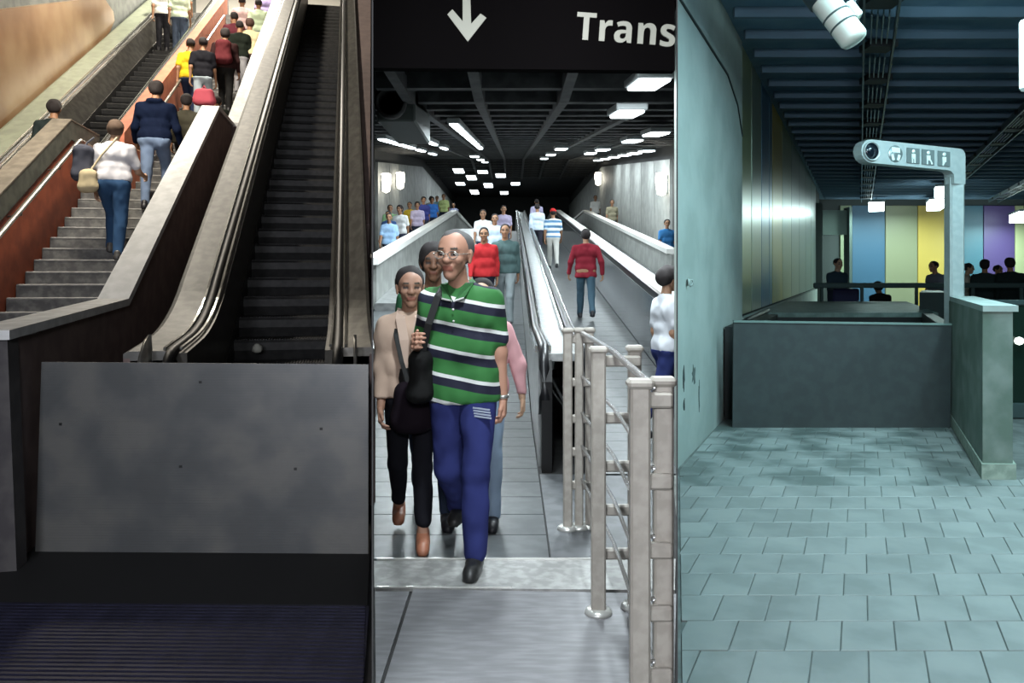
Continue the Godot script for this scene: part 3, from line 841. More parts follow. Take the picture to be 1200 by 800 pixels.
func escalator(label: String, u0: float, u1: float, v0: float, n: int, ul: float, ur: float, vn: float, steel: Material, panel: Material, outer: Material, rubber: Material, far := false):
	var o := V((u0 + u1) / 2, 0, v0)
	var t := thing("escalator", label, "escalator", o, B1)
	var rise := 0.185
	var run := rise / S1
	var sp := MB.new()
	var w := u1 - u0
	# a step: rounded riser with cleats, and a cleated tread
	sp.side(pv([0.0, 0.0, -0.012, -0.02, -0.006, -0.09, 0.03, -0.19, run + 0.03, -0.19, run + 0.03, 0.0]), -w / 2, w / 2)
	if not far:
		var x := -w / 2 + 0.02
		while x < w / 2 - 0.02:
			sp.box(Vector3(x, 0.005, -run / 2), Vector3(0.012, 0.01, run - 0.01))
			x += 0.024
	var sm := sp.done()
	var dk := NM("step_metal", [Color(0.085, 0.085, 0.088), Color(0.14, 0.14, 0.14)], 0.5, 0.55, 0.4)
	for i in n:
		var s := part("step", sm, dk, t)
		s.position = Vector3(0, rise * (i + 1), -run * i)
	var vt := v0 + run * n
	var hb := 0.95
	for sd in 2:
		var ui: float = [u0, u1][sd]
		var uo: float = [ul, ur][sd]
		var sg := -1.0 if sd == 0 else 1.0
		var path := esc_path(v0, hb, vn, vt, 1.06)
		var cut := far and sd == 1      # that side starts above the landing of the stairs
		if cut: path = [Vector2(13.0, S1 * (13.0 - v0) + hb), Vector2(vt, S1 * (vt - v0) + hb)]
		# inner panel
		var poly := PackedVector2Array()
		if not cut:
			poly.append(Vector2(vn, 0.55)); poly.append(Vector2(vn + 0.02, 0.8))
		for p in path: poly.append(p - Vector2(0, 0.03))
		poly.append(Vector2(vt, S1 * (vt - v0) - 0.1))
		if cut: poly.append(Vector2(13.0, 2.0))
		else:
			poly.append(Vector2(v0, -0.05)); poly.append(Vector2(vn, -0.02))
		var a := MB.new(o)
		a.side(poly, ui, ui + sg * 0.06)
		part("inner_panel", a.done(), steel if far and sd == 0 else panel, t)
		# skirt at the steps
		var k := MB.new(o)
		k.side(pv([v0 - 0.3, -0.02, v0 - 0.3, 0.26, v0, 0.30, vt, S1 * (vt - v0) + 0.26, vt, S1 * (vt - v0) - 0.1, v0, -0.05]), ui - sg * 0.006, ui + sg * 0.01)
		part("skirt", k.done(), M("skirt", Color(0.12, 0.12, 0.12), 0.4, 0.5), t)
		# deck and outer panel
		var d := MB.new(o)
		var pl := []
		for p in path: pl.append(V(0, p.y - 0.045, p.x))
		var uc := (ui + sg * 0.06 + uo) / 2
		var hw := absf(uo - ui - sg * 0.06) / 2
		var cp := []
		for p in pl: cp.append(p + Vector3(uc, 0, 0))
		d.sweep(cp, pv([-hw, -0.03, hw, -0.03, hw, 0.015, hw * 0.8, 0.03, -hw * 0.8, 0.03, -hw, 0.015]))
		part("deck", d.done(), (NM("green_deck", [Color(0.50, 0.53, 0.46), Color(0.57, 0.60, 0.52)], 1.2, 0.45) if sd == 0 else panel) if far else steel if sd == 1 else NM("deck_grey", [Color(0.31, 0.31, 0.30), Color(0.39, 0.385, 0.37)], 0.7, 0.5, 0.35), t)
		var q := MB.new(o)
		var op := PackedVector2Array()
		for p in path: op.append(p - Vector2(0, 0.06))
		op.append(Vector2(vt, S1 * (vt - v0) - 0.4))
		if cut: op.append(Vector2(13.0, 2.0))
		else:
			op.append(Vector2(v0, -0.05)); op.append(Vector2(vn, -0.02))
		q.side(op, uo - sg * 0.04, uo)
		part("outer_panel", q.done(), outer, t)
		# steel newel end under the handrail
		var nw := MB.new(o)
		nw.soft(1)
		var arc := []
		for i in 9:
			var an := PI / 2 + PI * i / 8.0
			arc.append(V(uc, 0.76 + sin(an) * 0.25, vn + 0.02 + cos(an) * 0.25))
		nw.sweep(arc, pv([-hw * 0.9, -0.01, hw * 0.9, -0.01, hw * 0.9, 0.01, -hw * 0.9, 0.01]), Vector3.RIGHT)
		if not cut: part("newel", nw.done(), steel, t)
		# handrail, black rubber, round the newel
		var hp := []
		var uh := ui + sg * 0.085
		for i in range(0 if cut else 8, 0, -1):
			var an := PI / 2 + PI * i / 8.0
			hp.append(V(uh, 0.78 + sin(an) * 0.28, vn + cos(an) * 0.28))
		for p in path: hp.append(V(uh, p.y + 0.0, p.x))
		var h := MB.new(o)
		h.soft(1)
		h.sweep(hp, pv([-0.035, -0.02, -0.02, 0.012, 0.02, 0.012, 0.035, -0.02]), Vector3.UP)
		part("handrail", h.done(), rubber, t)
		# bright trims either side of the handrail
		for e in [-0.05, 0.05]:
			var tp := []
			for p in path: tp.append(V(uh + e, p.y + 0.002, p.x))
			var tm := MB.new(o)
			tm.sweep(tp, pv([-0.008, -0.012, 0.008, -0.012, 0.008, 0.006, -0.008, 0.006]))
			part("trim", tm.done(), M("chrome", Color(0.8, 0.8, 0.78), 0.18, 1.0), t)

# ---------------------------------------------------------------- sloping passage with moving walkways (middle)
func ramp(d: float) -> float: return SR * (clampf(d, R0, R1) - R0)

# a strip that follows the ramp: profile heights lo..hi above it, between x0 and x1
func along(mb: MB, x0: float, x1: float, lo: float, hi: float, d0: float, d1: float):
	var top := []
	var bot := []
	var ds := [d0]
	for k in [R0, R1]:
		if k > d0 and k < d1: ds.append(k)
	ds.append(d1)
	for d in ds: top.append(Vector2(d, ramp(d) + hi))
	for d in ds: bot.append(Vector2(d, ramp(d) + lo))
	bot.reverse()
	mb.side(PackedVector2Array(top + bot), x0, x1)

# a slab that follows the ramp and fills the passage from parting wall to parting wall
func slab_between(mb: MB, lo: float, hi: float, d0: float, d1: float, half: float):
	var ds := [d0, R0, 22.0, 26.0, R1, d1]
	for i in ds.size() - 1:
		var a: float = maxf(ds[i], d0)
		var b: float = ds[i + 1]
		if b <= a: continue
		var q := []
		for d in [a, b]:
			var xl := maxf(-half, DV * d + 0.02)
			var xr := minf(half, DW * d - 0.02)
			q.append([V(xl, ramp(d) + lo, d), V(xr, ramp(d) + lo, d), V(xr, ramp(d) + hi, d), V(xl, ramp(d) + hi, d)])
		for k in 4: mb.quad(q[0][k], q[0][(k + 1) % 4], q[1][(k + 1) % 4], q[1][k])
		if i == 0 or ds[i] < d0: mb.quad(q[0][0], q[0][1], q[0][2], q[0][3])
		if i == ds.size() - 2: mb.quad(q[1][0], q[1][1], q[1][2], q[1][3])

func passage():
	var pale := NM("pale_plaster", [Color(0.52, 0.53, 0.515), Color(0.58, 0.59, 0.575)], 3.0, 0.6)
	var white := M("white_rail", Color(0.90, 0.90, 0.88), 0.4)
	var steel := NM("walk_steel", [Color(0.56, 0.57, 0.57), Color(0.66, 0.67, 0.67)], 1.2, 0.32, 0.7, 0.02)
	var grey := NM("walk_grey", [Color(0.29, 0.305, 0.31), Color(0.34, 0.355, 0.36)], 1.0, 0.38, 0.25)
	# floor of the near landing, with its steel cover plates
	var f := MB.new()
	f.plan(pv([0, 0, DW * 12.0, 12.0, DV * 12.0, 12.0]), -0.25, -0.0125)
	struct("floor", f.done(), NM("joint_floor", [Color(0.12, 0.12, 0.12), Color(0.18, 0.18, 0.18)], 1.0, 0.8))
	var slab := MB.new()
	slab_between(slab, -0.3, -0.03, 12.0, 60.0, 4.4)
	struct("floor", slab.done(), grey)
	var cov := NM("cover_plate", [Color(0.42, 0.42, 0.43), Color(0.445, 0.445, 0.455), Color(0.475, 0.475, 0.485)], 0.9, 0.55, 0.15, 0.03, Vector3(0.5, 1, 2.5))
	var lp := thing("landing_plate", "scuffed grey steel landing plates at the near end of the walkway", "floor plate", V(0, -0.01, 3.4))
	for s in [[-0.9, -0.497, 0.5, 3.93], [-0.482, 0.9, 0.5, 3.93]]:
		var p := MB.new(V(0, -0.01, 3.4))
		var l0 := maxf(s[0], DV * 3.93 + 0.012)
		p.plan(pv([maxf(s[0], DV * 3.0 + 0.012) if s[0] < -0.6 else s[0], 3.0, s[1], 3.0, minf(s[1], DW * 3.9), 3.93, l0, 3.93]) if s[0] < -0.6 else pv([-0.482, 2.81, 0.56, 2.81, 0.79, 3.90, -0.482, 3.96]), -0.012, 0.0)
		part("plate", p.done(), cov, lp)
	var near := MB.new(V(0, -0.01, 3.4))
	near.plan(pv([-0.48, 2.8, 0.56, 2.8, 0.2, 1.0, -0.17, 1.0]), -0.012, 0.0)
	part("plate", near.done(), cov, lp)
	var sp := MB.new(V(0, -0.01, 3.4))
	sp.plan(pv([0.212, 4.40, 0.87, 4.40, 1.23, 6.16, 0.66, 6.16, 0.66, 6.2, 0.212, 6.2]), -0.012, 0.0)
	part("plate", sp.done(), NM("side_plate", [Color(0.30, 0.31, 0.32), Color(0.37, 0.38, 0.39)], 0.9, 0.5, 0.2), lp)
	var comb := thing("comb_plate", "pale steel comb plate with a bright edge across the walkway entrance", "floor plate", V(0, 0, 4.1))
	var cb := MB.new(V(0, 0, 4.1))
	cb.plan(pv([DV * 3.97 + 0.01, 3.965, 0.79, 3.93, 0.88, 4.36, DV * 4.34 + 0.01, 4.33]), -0.012, 0.006)
	part("plate", cb.done(), NM("comb", [Color(0.52, 0.52, 0.51), Color(0.61, 0.61, 0.60)], 0.5, 0.5, 0.1), comb)
	var ce := MB.new(V(0, 0, 4.1))
	ce.box(V(-0.15, 0.008, 4.35), Vector3(1.15, 0.012, 0.014))
	part("edge", ce.done(), M("bright_edge", Color(0.88, 0.88, 0.86), 0.25, 0.6), comb)
	var ce2 := MB.new(V(0, 0, 4.1))
	ce2.box(V(-0.33, 0.007, 3.965), Vector3(0.66, 0.008, 0.012))
	part("edge", ce2.done(), M("bright_edge", Color.WHITE), comb)
	# left walkway: pallets near, one belt beyond
	walkway("grey moving walkway on the left, carrying people towards us", -1.45, 0.20, 4.37, grey)
	walkway("grey moving walkway on the right, carrying people away from us", 0.66, 1.93, 6.2, grey)
	# dividing balustrade between the walkways
	var bal := thing("walkway_balustrade", "steel balustrade with two handrails between the two moving walkways", "balustrade", V(0.43, 0, 6.5))
	var o := V(0.43, 0, 6.5)
	for s in [[0.21, 0.25], [0.59, 0.63]]:
		var p := MB.new(o)
		along(p, s[0], s[1], -0.02, 0.90, 6.5, 56.0)
		part("inner_panel", p.done(), steel, bal)
	var dk := MB.new(o)
	along(dk, 0.29, 0.55, 0.84, 0.90, 6.42, 56.0)
	part("deck", dk.done(), NM("deck_steel", [Color(0.70, 0.72, 0.72), Color(0.80, 0.81, 0.81)], 0.8, 0.3, 0.6), bal)
	for x in [0.25, 0.59]:
		var h := MB.new(o)
		var hp := []
		for i in range(8, -1, -1):
			var an := PI / 2 + PI * i / 8.0
			hp.append(V(x, 0.70 + sin(an) * 0.27, 6.5 + cos(an) * 0.27))
		hp.append(V(x, 0.97, R0)); hp.append(V(x, 0.97 + ramp(56.0), R1)); hp.append(V(x, 0.97 + ramp(56.0), 56.0))
		h.soft(1)
		h.sweep(hp, pv([-0.04, -0.025, -0.025, 0.015, 0.025, 0.015, 0.04, -0.025]))
		part("handrail", h.done(), M("dark_rail", Color(0.09, 0.09, 0.10), 0.35), bal)
		for e in [-0.055, 0.055]:
			var tm := MB.new(o)
			along(tm, x + e - 0.009, x + e + 0.009, 0.90, 0.955, 6.5, 56.0)
			part("trim", tm.done(), M("chrome", Color.WHITE), bal)
	var nw := MB.new(o)
	nw.side(pv([6.28, -0.01, 6.24, 0.70, 6.30, 0.86, 6.5, 0.92, 6.62, 0.92, 6.62, -0.01]), 0.23, 0.31)
	part("newel", nw.done(), M("newel_black", Color(0.03, 0.03, 0.033), 0.5), bal)
	var nw2 := MB.new(o)
	nw2.side(pv([6.28, -0.01, 6.24, 0.70, 6.30, 0.86, 6.5, 0.92, 6.62, 0.92, 6.62, -0.01]), 0.53, 0.61)
	part("newel", nw2.done(), M("newel_black", Color.BLACK), bal)
	# left parapet, right balustrade and right parapet
	var lpar := thing("passage_parapet", "pale parapet with white top rail left of the walkways", "parapet", V(-2.65, 0, 14))
	var q := MB.new(V(-2.65, 0, 14))
	along(q, -2.78, -2.64, -0.05, 0.86, 15.8, 56.0)
	part("wall", q.done(), pale, lpar)
	q = MB.new(V(-2.65, 0, 14))
	along(q, -2.84, -2.58, 0.86, 1.0, 15.6, 56.0)
	part("top_rail", q.done(), white, lpar)
	var lapron := MB.new(V(-2.65, 0, 14))
	along(lapron, -2.64, -1.45, -0.03, 0.12, 15.6, 56.0)
	part("apron", lapron.done(), steel, lpar)
	var rbal := thing("walkway_balustrade", "glossy steel balustrade with white rail right of the walkways", "balustrade", V(2.0, 0, 9.9))
	q = MB.new(V(2.0, 0, 9.9))
	along(q, 1.94, 2.0, -0.02, 0.90, 9.9, 56.0)
	part("inner_panel", q.done(), NM("gloss_panel", [Color(0.47, 0.49, 0.50), Color(0.54, 0.56, 0.57)], 3.0, 0.14, 0.6), rbal)
	q = MB.new(V(2.0, 0, 9.9))
	along(q, 1.93, 2.26, 0.90, 1.0, 10.4, 56.0)
	part("top_rail", q.done(), white, rbal)
	q = MB.new(V(2.0, 0, 9.9))
	along(q, 1.90, 1.96, 0.93, 1.03, 9.9, 56.0)
	part("handrail", q.done(), M("dark_rail", Color.BLACK), rbal)
	var rpar := thing("passage_parapet", "grey panelled parapet with white top rail along the right side", "parapet", V(3.4, 0, 16.8))
	q = MB.new(V(3.4, 0, 16.8))
	along(q, 3.38, 3.52, -0.05, 0.90, 17.2, 56.0)
	part("wall", q.done(), pale, rpar)
	q = MB.new(V(3.4, 0, 16.8))
	along(q, 3.32, 3.56, 0.90, 1.0, 17.4, 56.0)
	part("top_rail", q.done(), white, rpar)
	q = MB.new(V(3.4, 0, 16.8))
	along(q, 2.27, 3.38, -0.03, 0.30, 16.9, 56.0)
	part("apron", q.done(), steel, rpar)
	# side walls in tall panels
	for sd in [-1.0, 1.0]:
		var w := MB.new()
		along(w, 4.28 * sd, 4.5 * sd, -0.4, 3.7, 21.4 if sd > 0 else 25.2, 60.0)
		var ws := struct("wall_left" if sd < 0 else "wall_right", w.done(), M("wall_joint", Color(0.25, 0.25, 0.25), 0.8))
		var d := 21.6 if sd > 0 else 25.4
		while d < 58.0:
			var p := MB.new()
			along(p, 4.2 * sd, 4.28 * sd, -0.3, 3.02, d, d + 2.34)
			part("panel", p.done(), pale, ws)
			d += 2.4
	var ew := MB.new()
	ew.box(V(0, 6.0, 60.2), Vector3(9.4, 12, 0.3))
	struct("wall_front", ew.done(), M("end_wall", Color(0.18, 0.19, 0.19), 0.8))
	# ceiling with dark cross beams
	var c := MB.new()
	slab_between(c, 3.62, 3.9, 2.5, 60.0, 4.5)
	var cs := struct("ceiling", c.done(), M("black_ceiling", Color(0.10, 0.105, 0.11), 0.85))
	var beam := NM("beam", [Color(0.17, 0.18, 0.185), Color(0.24, 0.25, 0.255)], 1.5, 0.7)
	var d2 := 7.2
	while d2 < 46.0:
		var bm := MB.new()
		var xl := maxf(-4.2, DV * d2 + 0.04)
		var xr := minf(4.2, DW * d2 - 0.04)
		bm.box(V((xl + xr) / 2, ramp(d2) + 3.5, d2), Vector3(xr - xl, 0.24, 0.12))
		part("cross_beam", bm.done(), beam, cs)
		d2 += 0.95
	for x in [-1.9, -1.1, -0.35, 0.55, 1.55, 2.7]:
		var lb := MB.new()
		along(lb, x - 0.05, x + 0.05, 3.34, 3.50, maxf(6.0, absf(x) / 0.17 + 0.5), 46.0)
		part("long_beam", lb.done(), beam, cs)
	# a pale duct under the ceiling at the left with a round black outlet
	var duct := thing("air_duct", "pale boxed air duct with a round black outlet under the ceiling", "duct", V(-1.5, 3.0, 9))
	var db := MB.new(V(-1.5, 3.0, 9))
	db.bev(V(-1.26, 3.36, 9.6), Vector3(0.42, 0.36, 1.6), 0.02)
	part("casing", db.done(), M("duct_paint", Color(0.27, 0.295, 0.285), 0.7), duct)
	var rd := MB.new(V(-1.5, 3.0, 9))
	rd.lathe([Vector2(0.165, 0.0), Vector2(0.165, 0.12), Vector2(0.135, 0.13), Vector2(0.135, -0.12), Vector2(0.0, -0.12)], V(-1.29, 3.34, 8.68), Basis(Vector3.RIGHT, PI / 2), 28)
	part("outlet", rd.done(), M("newel_black", Color.BLACK), duct)
	passage_lights()
	railing()
	# hanging sign
	var sg := thing("hanging_sign", "black overhead sign with white arrow and lettering above the passage", "sign", V(0, 2.7, 4.6))
	var sb := MB.new(V(0, 2.7, 4.6))
	sb.prism(pv([-0.785, 2.70, 0.92, 2.685, 0.92, 3.45, -0.785, 3.45]), Vector3.ZERO, Vector3.RIGHT, Vector3.UP, Vector3.FORWARD, 4.58, 4.66)
	part("board", sb.done(), sign_black(), sg)
	var px := 4.56 / F
	var ar := MB.new(V(0, 2.7, 4.6))
	ar.prism(pv([-58 * px, EYE + 325 * px, -49 * px, EYE + 325 * px, -48 * px, EYE + 291 * px, -37 * px, EYE + 303 * px, -30 * px, EYE + 298 * px, -52 * px, EYE + 270 * px, -76 * px, EYE + 302 * px, -70 * px, EYE + 308 * px, -58 * px, EYE + 294 * px]), Vector3.ZERO, Vector3.RIGHT, Vector3.UP, Vector3.FORWARD, 4.572, 4.582)
	var ink := M("sign_ink", Color(0.66, 0.65, 0.60), 0.6)
	part("arrow", ar.done(), ink, sg)
	var font := SystemFont.new()
	font.font_names = PackedStringArray(["Droid Sans"])
	font.font_weight = 700
	var tx := TextMesh.new()
	tx.text = "Trans"
	tx.font = font
	tx.font_size = 64
	tx.pixel_size = 0.00335
	tx.depth = 0.012
	tx.horizontal_alignment = HORIZONTAL_ALIGNMENT_LEFT
	var tn := part("lettering", tx, ink, sg)
	tn.position = V(75 * px, EYE + 288 * px, 4.574) - V(0, 2.7, 4.6)
	tn.rotation.z = -0.07

func sign_black() -> StandardMaterial3D:
	var m := M("sign_black", Color(0.05, 0.042, 0.045), 0.95)
	m.metallic_specular = 0.1
	return m

func walkway(label: String, x0: float, x1: float, d0: float, m: Material):
	var o := V((x0 + x1) / 2, 0, d0)
	var t := thing("moving_walkway", label, "walkway", o)
	var d := d0
	for i in 24:
		var p := MB.new(o)
		var e := d + 0.39
		var q := []
		for k in [d, e]:
			var xa := maxf(x0, DV * k + 0.01)
			var xb := minf(x1, DW * k - 0.01)
			q.append([V(xa, ramp(k) - 0.012, k), V(xb, ramp(k) - 0.012, k), V(xb, ramp(k) + 0.004, k), V(xa, ramp(k) + 0.004, k)])
		for k in 4: p.quad(q[0][k], q[0][(k + 1) % 4], q[1][(k + 1) % 4], q[1][k])
		for k in 2: p.quad(q[k][0], q[k][1], q[k][2], q[k][3])
		part("pallet", p.done(), m, t)
		d += 0.40
	var b := MB.new(o)
	along(b, x0, x1, -0.012, 0.004, d, 56.0)
	part("belt", b.done(), m, t)

func passage_lights():
	var hc := 3.2
	var n := 0
	# [x, depth, length, width, energy]
	var rows := []
	for d in [10.6, 12.0, 13.4, 14.8, 16.2, 18.0]: rows.append([-0.72, d, 1.25, 0.10, 3.7, "row of tubes left of the middle, over the walkway"])
	for d in [11.3, 12.7, 14.4, 15.8, 18.5]: rows.append([-1.55, d, 1.2, 0.10, 3.7, "second row of tubes from the left parapet"])
	for d in [14.6, 16.2, 17.8, 20.0, 23.0]: rows.append([-2.25, d, 1.3, 0.12, 4.7, "row of tubes over the left parapet"])
	for d in [7.15, 8.5]: rows.append([1.2, d, 0.75, 0.26, 9.3, "pair of bright lamps over the right walkway"])
	for d in [12.3, 14.7, 19.5, 22.5]: rows.append([2.18, d, 0.9, 0.26, 5.8, "row of lamps over the right balustrade"])
	for d in [20.5, 22.5, 24.5, 27.0, 29.5, 32.0]: rows.append([3.4, d, 0.8, 0.30, 5.8, "row of lamps over the right parapet"])
	for d in [19.0, 24.0, 29.0]: rows.append([1.15, d, 0.8, 0.25, 4.7, "far lamps over the right walkway"])
	for d in [26.0, 31.0, 36.0]: rows.append([-1.2, d, 1.2, 0.25, 4.7, "far lamps over the left walkway"])
	for q in [[-2.7, 41.0, 1.6], [-1.5, 41.5, 1.0], [-2.2, 44.0, 1.8], [-0.6, 43.0, 1.4], [-3.0, 47.0, 1.2], [-1.4, 48.0, 2.0], [0.2, 47.0, 1.2], [-2.4, 52.0, 2.4], [-0.5, 52.5, 1.6]]:
		rows.append([q[0], q[1], q[2], 0.5, 2.0, "lamps at the far level end of the passage"])
	var ords := ["nearest", "second", "third", "fourth", "fifth", "sixth", "seventh", "eighth", "ninth", "tenth", "eleventh", "farthest"]
	var count := {}
	for r in rows:
		count[r[5]] = count.get(r[5], -1) + 1
		var y: float = ramp(r[1]) + hc
		fitting("%s light of the %s" % [ords[mini(count[r[5]], 11)], r[5]], V(r[0], y, r[1]), Basis(), r[2], r[3], r[4], FL2, 7.0, "passage lights", atan(SR) if r[1] < R1 else 0.0)
	fitting("light just inside the near end of the passage, above the sign", V(0.03, 3.5, 2.85), Basis(), 0.5, 0.14, 11.0, FL2, 5.0, "passage lights")
	fitting("light over the landing plates, behind the sign", V(0.0, 3.5, 5.6), Basis(), 0.9, 0.16, 11.0, FL2, 5.0, "passage lights")
	# wall sconces
	for s in [[-4.12, 26.0, 0.0, "left wall, nearest"], [-4.12, 29.3, 0.06, "left wall, second"], [4.12, 21.9, 0.0, "right wall, nearest"], [4.12, 38.0, 0.1, "right wall, far"]]:
		var yy: float = ramp(s[1]) + 2.35 + s[2]
		var t := thing("wall_sconce", "glowing sconce on the %s one" % s[3], "light", V(s[0], yy, s[1]), Basis(), "wall sconces")
		var b := MB.new()
		b.bev(Vector3(signf(s[0]) * 0.06, 0, 0), Vector3(0.05, 0.5, 0.2), 0.01)
		part("bracket", b.done(), M("fitting", Color.WHITE), t)
		var g := MB.new()
		g.lathe([Vector2(0, -0.32), Vector2(0.12, -0.26), Vector2(0.17, 0.1), Vector2(0.15, 0.3), Vector2(0, 0.33)], Vector3(-signf(s[0]) * 0.08, 0, 0), Basis(), 14)
		part("glass_shade", g.done(), EM("sconce", Color(1.0, 0.97, 0.9), 5.0), t)
		var l := OmniLight3D.new()
		l.name = "lamp_glow"
		l.light_energy = 0.7; l.light_color = Color(1.0, 0.97, 0.9); l.light_size = 0.15; l.omni_range = 40.0; l.shadow_enabled = true
		l.position = Vector3(-signf(s[0]) * 0.4, 0, 0)
		t.add_child(l, true)

func railing():
	var t := thing("queue_railing", "cream painted metal railing with double posts at the right front", "railing", V(0.42, 0, 3.6))
	var o := V(0.42, 0, 3.6)
	var paint := NM("railing_paint", [Color(0.57, 0.55, 0.515), Color(0.62, 0.60, 0.565)], 0.4, 0.5)
	var posts := [[0.405, 2.57, 0.064], [0.488, 2.62, 0.064], [0.392, 3.68, 0.066], [0.565, 3.74, 0.06], [0.335, 4.88, 0.055], [0.405, 4.9, 0.05], [0.47, 4.92, 0.05]]
	for p in posts:
		var m := MB.new(o)
		m.bev(V(p[0], 0.60, p[1]), Vector3(p[2], 1.20, 0.045), 0.008)
		var po := part("post", m.done(), paint, t)
		var cp := MB.new(o)
		cp.bev(V(p[0], 1.195, p[1]), Vector3(p[2] + 0.02, 0.03, 0.07), 0.01)
		part("cap", cp.done(), paint, po)
		var fl := MB.new(o)
		fl.lathe([Vector2(0, 0.022), Vector2(0.05, 0.022), Vector2(0.062, 0.012), Vector2(0.064, 0.0), Vector2(0, 0)], V(p[0], 0.0, p[1]), Basis(), 20)
		part("flange", fl.done(), M("flange", Color(0.74, 0.74, 0.72), 0.3, 0.5), po)
	# short cross bars tying the posts of a pair
	for h in [1.14, 0.88, 0.66, 0.46, 0.26]:
		for pr in [[0.405, 0.488, 2.59], [0.392, 0.565, 3.71], [0.335, 0.47, 4.9]]:
			var m := MB.new(o)
			m.bev(V((pr[0] + pr[1]) / 2, h, pr[2]), Vector3(pr[1] - pr[0] + 0.05, 0.05, 0.035), 0.008)
			part("cross_bar", m.done(), paint, t)
	# long rods running along the railing, level, on either side
	for h in [1.15, 0.89, 0.67, 0.47, 0.27]:
		for s in [[0.452, 2.60, 0.47, 3.72], [0.47, 3.72, 0.42, 4.91]]:
			var m := MB.new(o)
			m.tube([V(s[0], h + 0.03, s[1]), V(s[2], h + 0.03, s[3])], 0.014 if h > 1.0 else 0.009, 8)
			part("rod", m.done(), M("rod", Color(0.80, 0.80, 0.80), 0.25, 0.8), t)

# ---------------------------------------------------------------- tiled hall with a closed escalator (right)
func W3(d: float, off := 0.0) -> float: return 1.307 + K3 * (d - 6.4) + off

func tiled_hall():
	var conc := NM("painted_concrete", [Color(0.56, 0.60, 0.58), Color(0.60, 0.64, 0.62), Color(0.63, 0.665, 0.645)], 2.4, 0.75, 0.0, 0.012)
	# floor: bed and tiles
	var bed := MB.new()
	bed.plan(pv([0, 0, 0, -3, 16, -3, 26, 40, DW * 40.0 + 2.0, 40, W3(7.0, -0.2), 7.0, DW * 5.0, 5.0]), -0.25, -0.008)
	var fl := struct("floor", bed.done(), NM("tile_bed", [Color(0.33, 0.35, 0.34), Color(0.42, 0.44, 0.43)], 1.5, 0.85))
	var tw := 0.229
	var td := 0.283
	var mesh := MB.new()
	var g := 0.0024
	var sh := K3
	var P := func(x: float, d: float, y: float) -> Vector3: return Vector3(x + sh * d, y, -d)
	var bt := [P.call(g, g, -0.008), P.call(tw - g, g, -0.008), P.call(tw - g, td - g, -0.008), P.call(g, td - g, -0.008)]
	var md := [P.call(g, g, -0.002), P.call(tw - g, g, -0.002), P.call(tw - g, td - g, -0.002), P.call(g, td - g, -0.002)]
	var tp := [P.call(g + 0.003, g + 0.003, 0.0), P.call(tw - g - 0.003, g + 0.003, 0.0), P.call(tw - g - 0.003, td - g - 0.003, 0.0), P.call(g + 0.003, td - g - 0.003, 0.0)]
	for i in 4:
		var j := (i + 1) % 4
		mesh.quad(bt[i], bt[j], md[j], md[i]); mesh.quad(md[i], md[j], tp[j], tp[i])
	mesh.quad(tp[0], tp[1], tp[2], tp[3])
	var tm := mesh.done()
	var tones := []
	for i in 4:
		var k := 0.975 + 0.015 * i
		tones.append(NM("tile_%d" % i, [Color(0.47, 0.485, 0.475) * k, Color(0.505, 0.52, 0.51) * k, Color(0.53, 0.54, 0.53) * k], 1.7, 0.55, 0.0, 0.016))
	var stained := NM("tile_stained", [Color(0.31, 0.35, 0.34), Color(0.45, 0.48, 0.47), Color(0.54, 0.565, 0.555)], 2.2, 0.6, 0.0, 0.014)
	var smudged := NM("tile_smudged", [Color(0.36, 0.39, 0.38), Color(0.46, 0.485, 0.475), Color(0.51, 0.53, 0.52)], 2.0, 0.6, 0.0, 0.014)
	var room := pv([DW * 2.6 + 0.02, 2.6, DW * 6.32 + 0.02, 6.32, W3(8.4, 0.01), 8.4, W3(8.4, 2.3), 8.4, 3.51, 6.06, 3.80, 6.04, 6.2, 8.4, 8.0, 8.4, 4.6, 2.6])
	for n in range(-1, 18):
		var d := 3.035 + td * n
		var w0 := 0.031 - (tw / 2 if posmod(n, 2) == 1 else 0.0)
		var m := int(floor((-1.6 - w0) / tw))
		while w0 + m * tw < minf(1.75, (0.66 - K3) * (d + td) + 0.1):
			var p: Vector3 = P.call(w0 + m * tw, d, 0.0)
			var foot := pv([p.x + g + sh * g, d + g, p.x + tw - g + sh * g, d + g, p.x + tw - g + sh * (td - g), d + td - g, p.x + g + sh * (td - g), d + td - g])
			var inside := Geometry2D.intersect_polygons(foot, room)
			m += 1
			if inside.is_empty(): continue
			var area0 := 0.0
			for i in inside[0].size(): area0 += inside[0][i].cross(inside[0][(i + 1) % inside[0].size()]) / 2
			var tone: Material = tones[rng.randi() % 4]
			if d > 6.9: tone = stained
			elif d > 5.7: tone = smudged
			if absf(area0) > (tw - g * 2) * (td - g * 2) * 0.995:
				part("tile", tm, tone, fl).position = p
			elif absf(area0) > 0.002:
				var cutm := MB.new(p)
				cutm.plan(inside[0], -0.008, 0.0)
				part("tile", cutm.done(), tone, fl).position = p
	# left wall: near painted concrete, farther back panelled
	var lw := MB.new()
	lw.plan(pv([W3(6.386), 6.386, W3(9.9), 9.9, W3(9.9, -0.4), 9.95, W3(6.386), 6.5]), -0.1, 4.6)
	var ws := struct("wall_left", lw.done(), conc)
	var gr := MB.new()
	gr.sweep([V(W3(6.42, 0.004), 3.72, 6.42), V(W3(7.6, 0.004), 3.70, 7.6), V(W3(8.8, 0.004), 3.68, 8.8), V(W3(9.5, 0.004), 3.50, 9.5), V(W3(9.88, 0.004), 3.2, 9.88)], pv([-0.008, -0.012, 0.008, -0.012, 0.008, 0.012, -0.008, 0.012]))
	part("cable", gr.done(), M("cable_dark", Color(0.10, 0.13, 0.13), 0.6), ws, "dark cable running along the top of the wall")
	# chipped paint and a hook on the near wall
	var chip := M("chip", Color(0.13, 0.16, 0.16), 0.9)
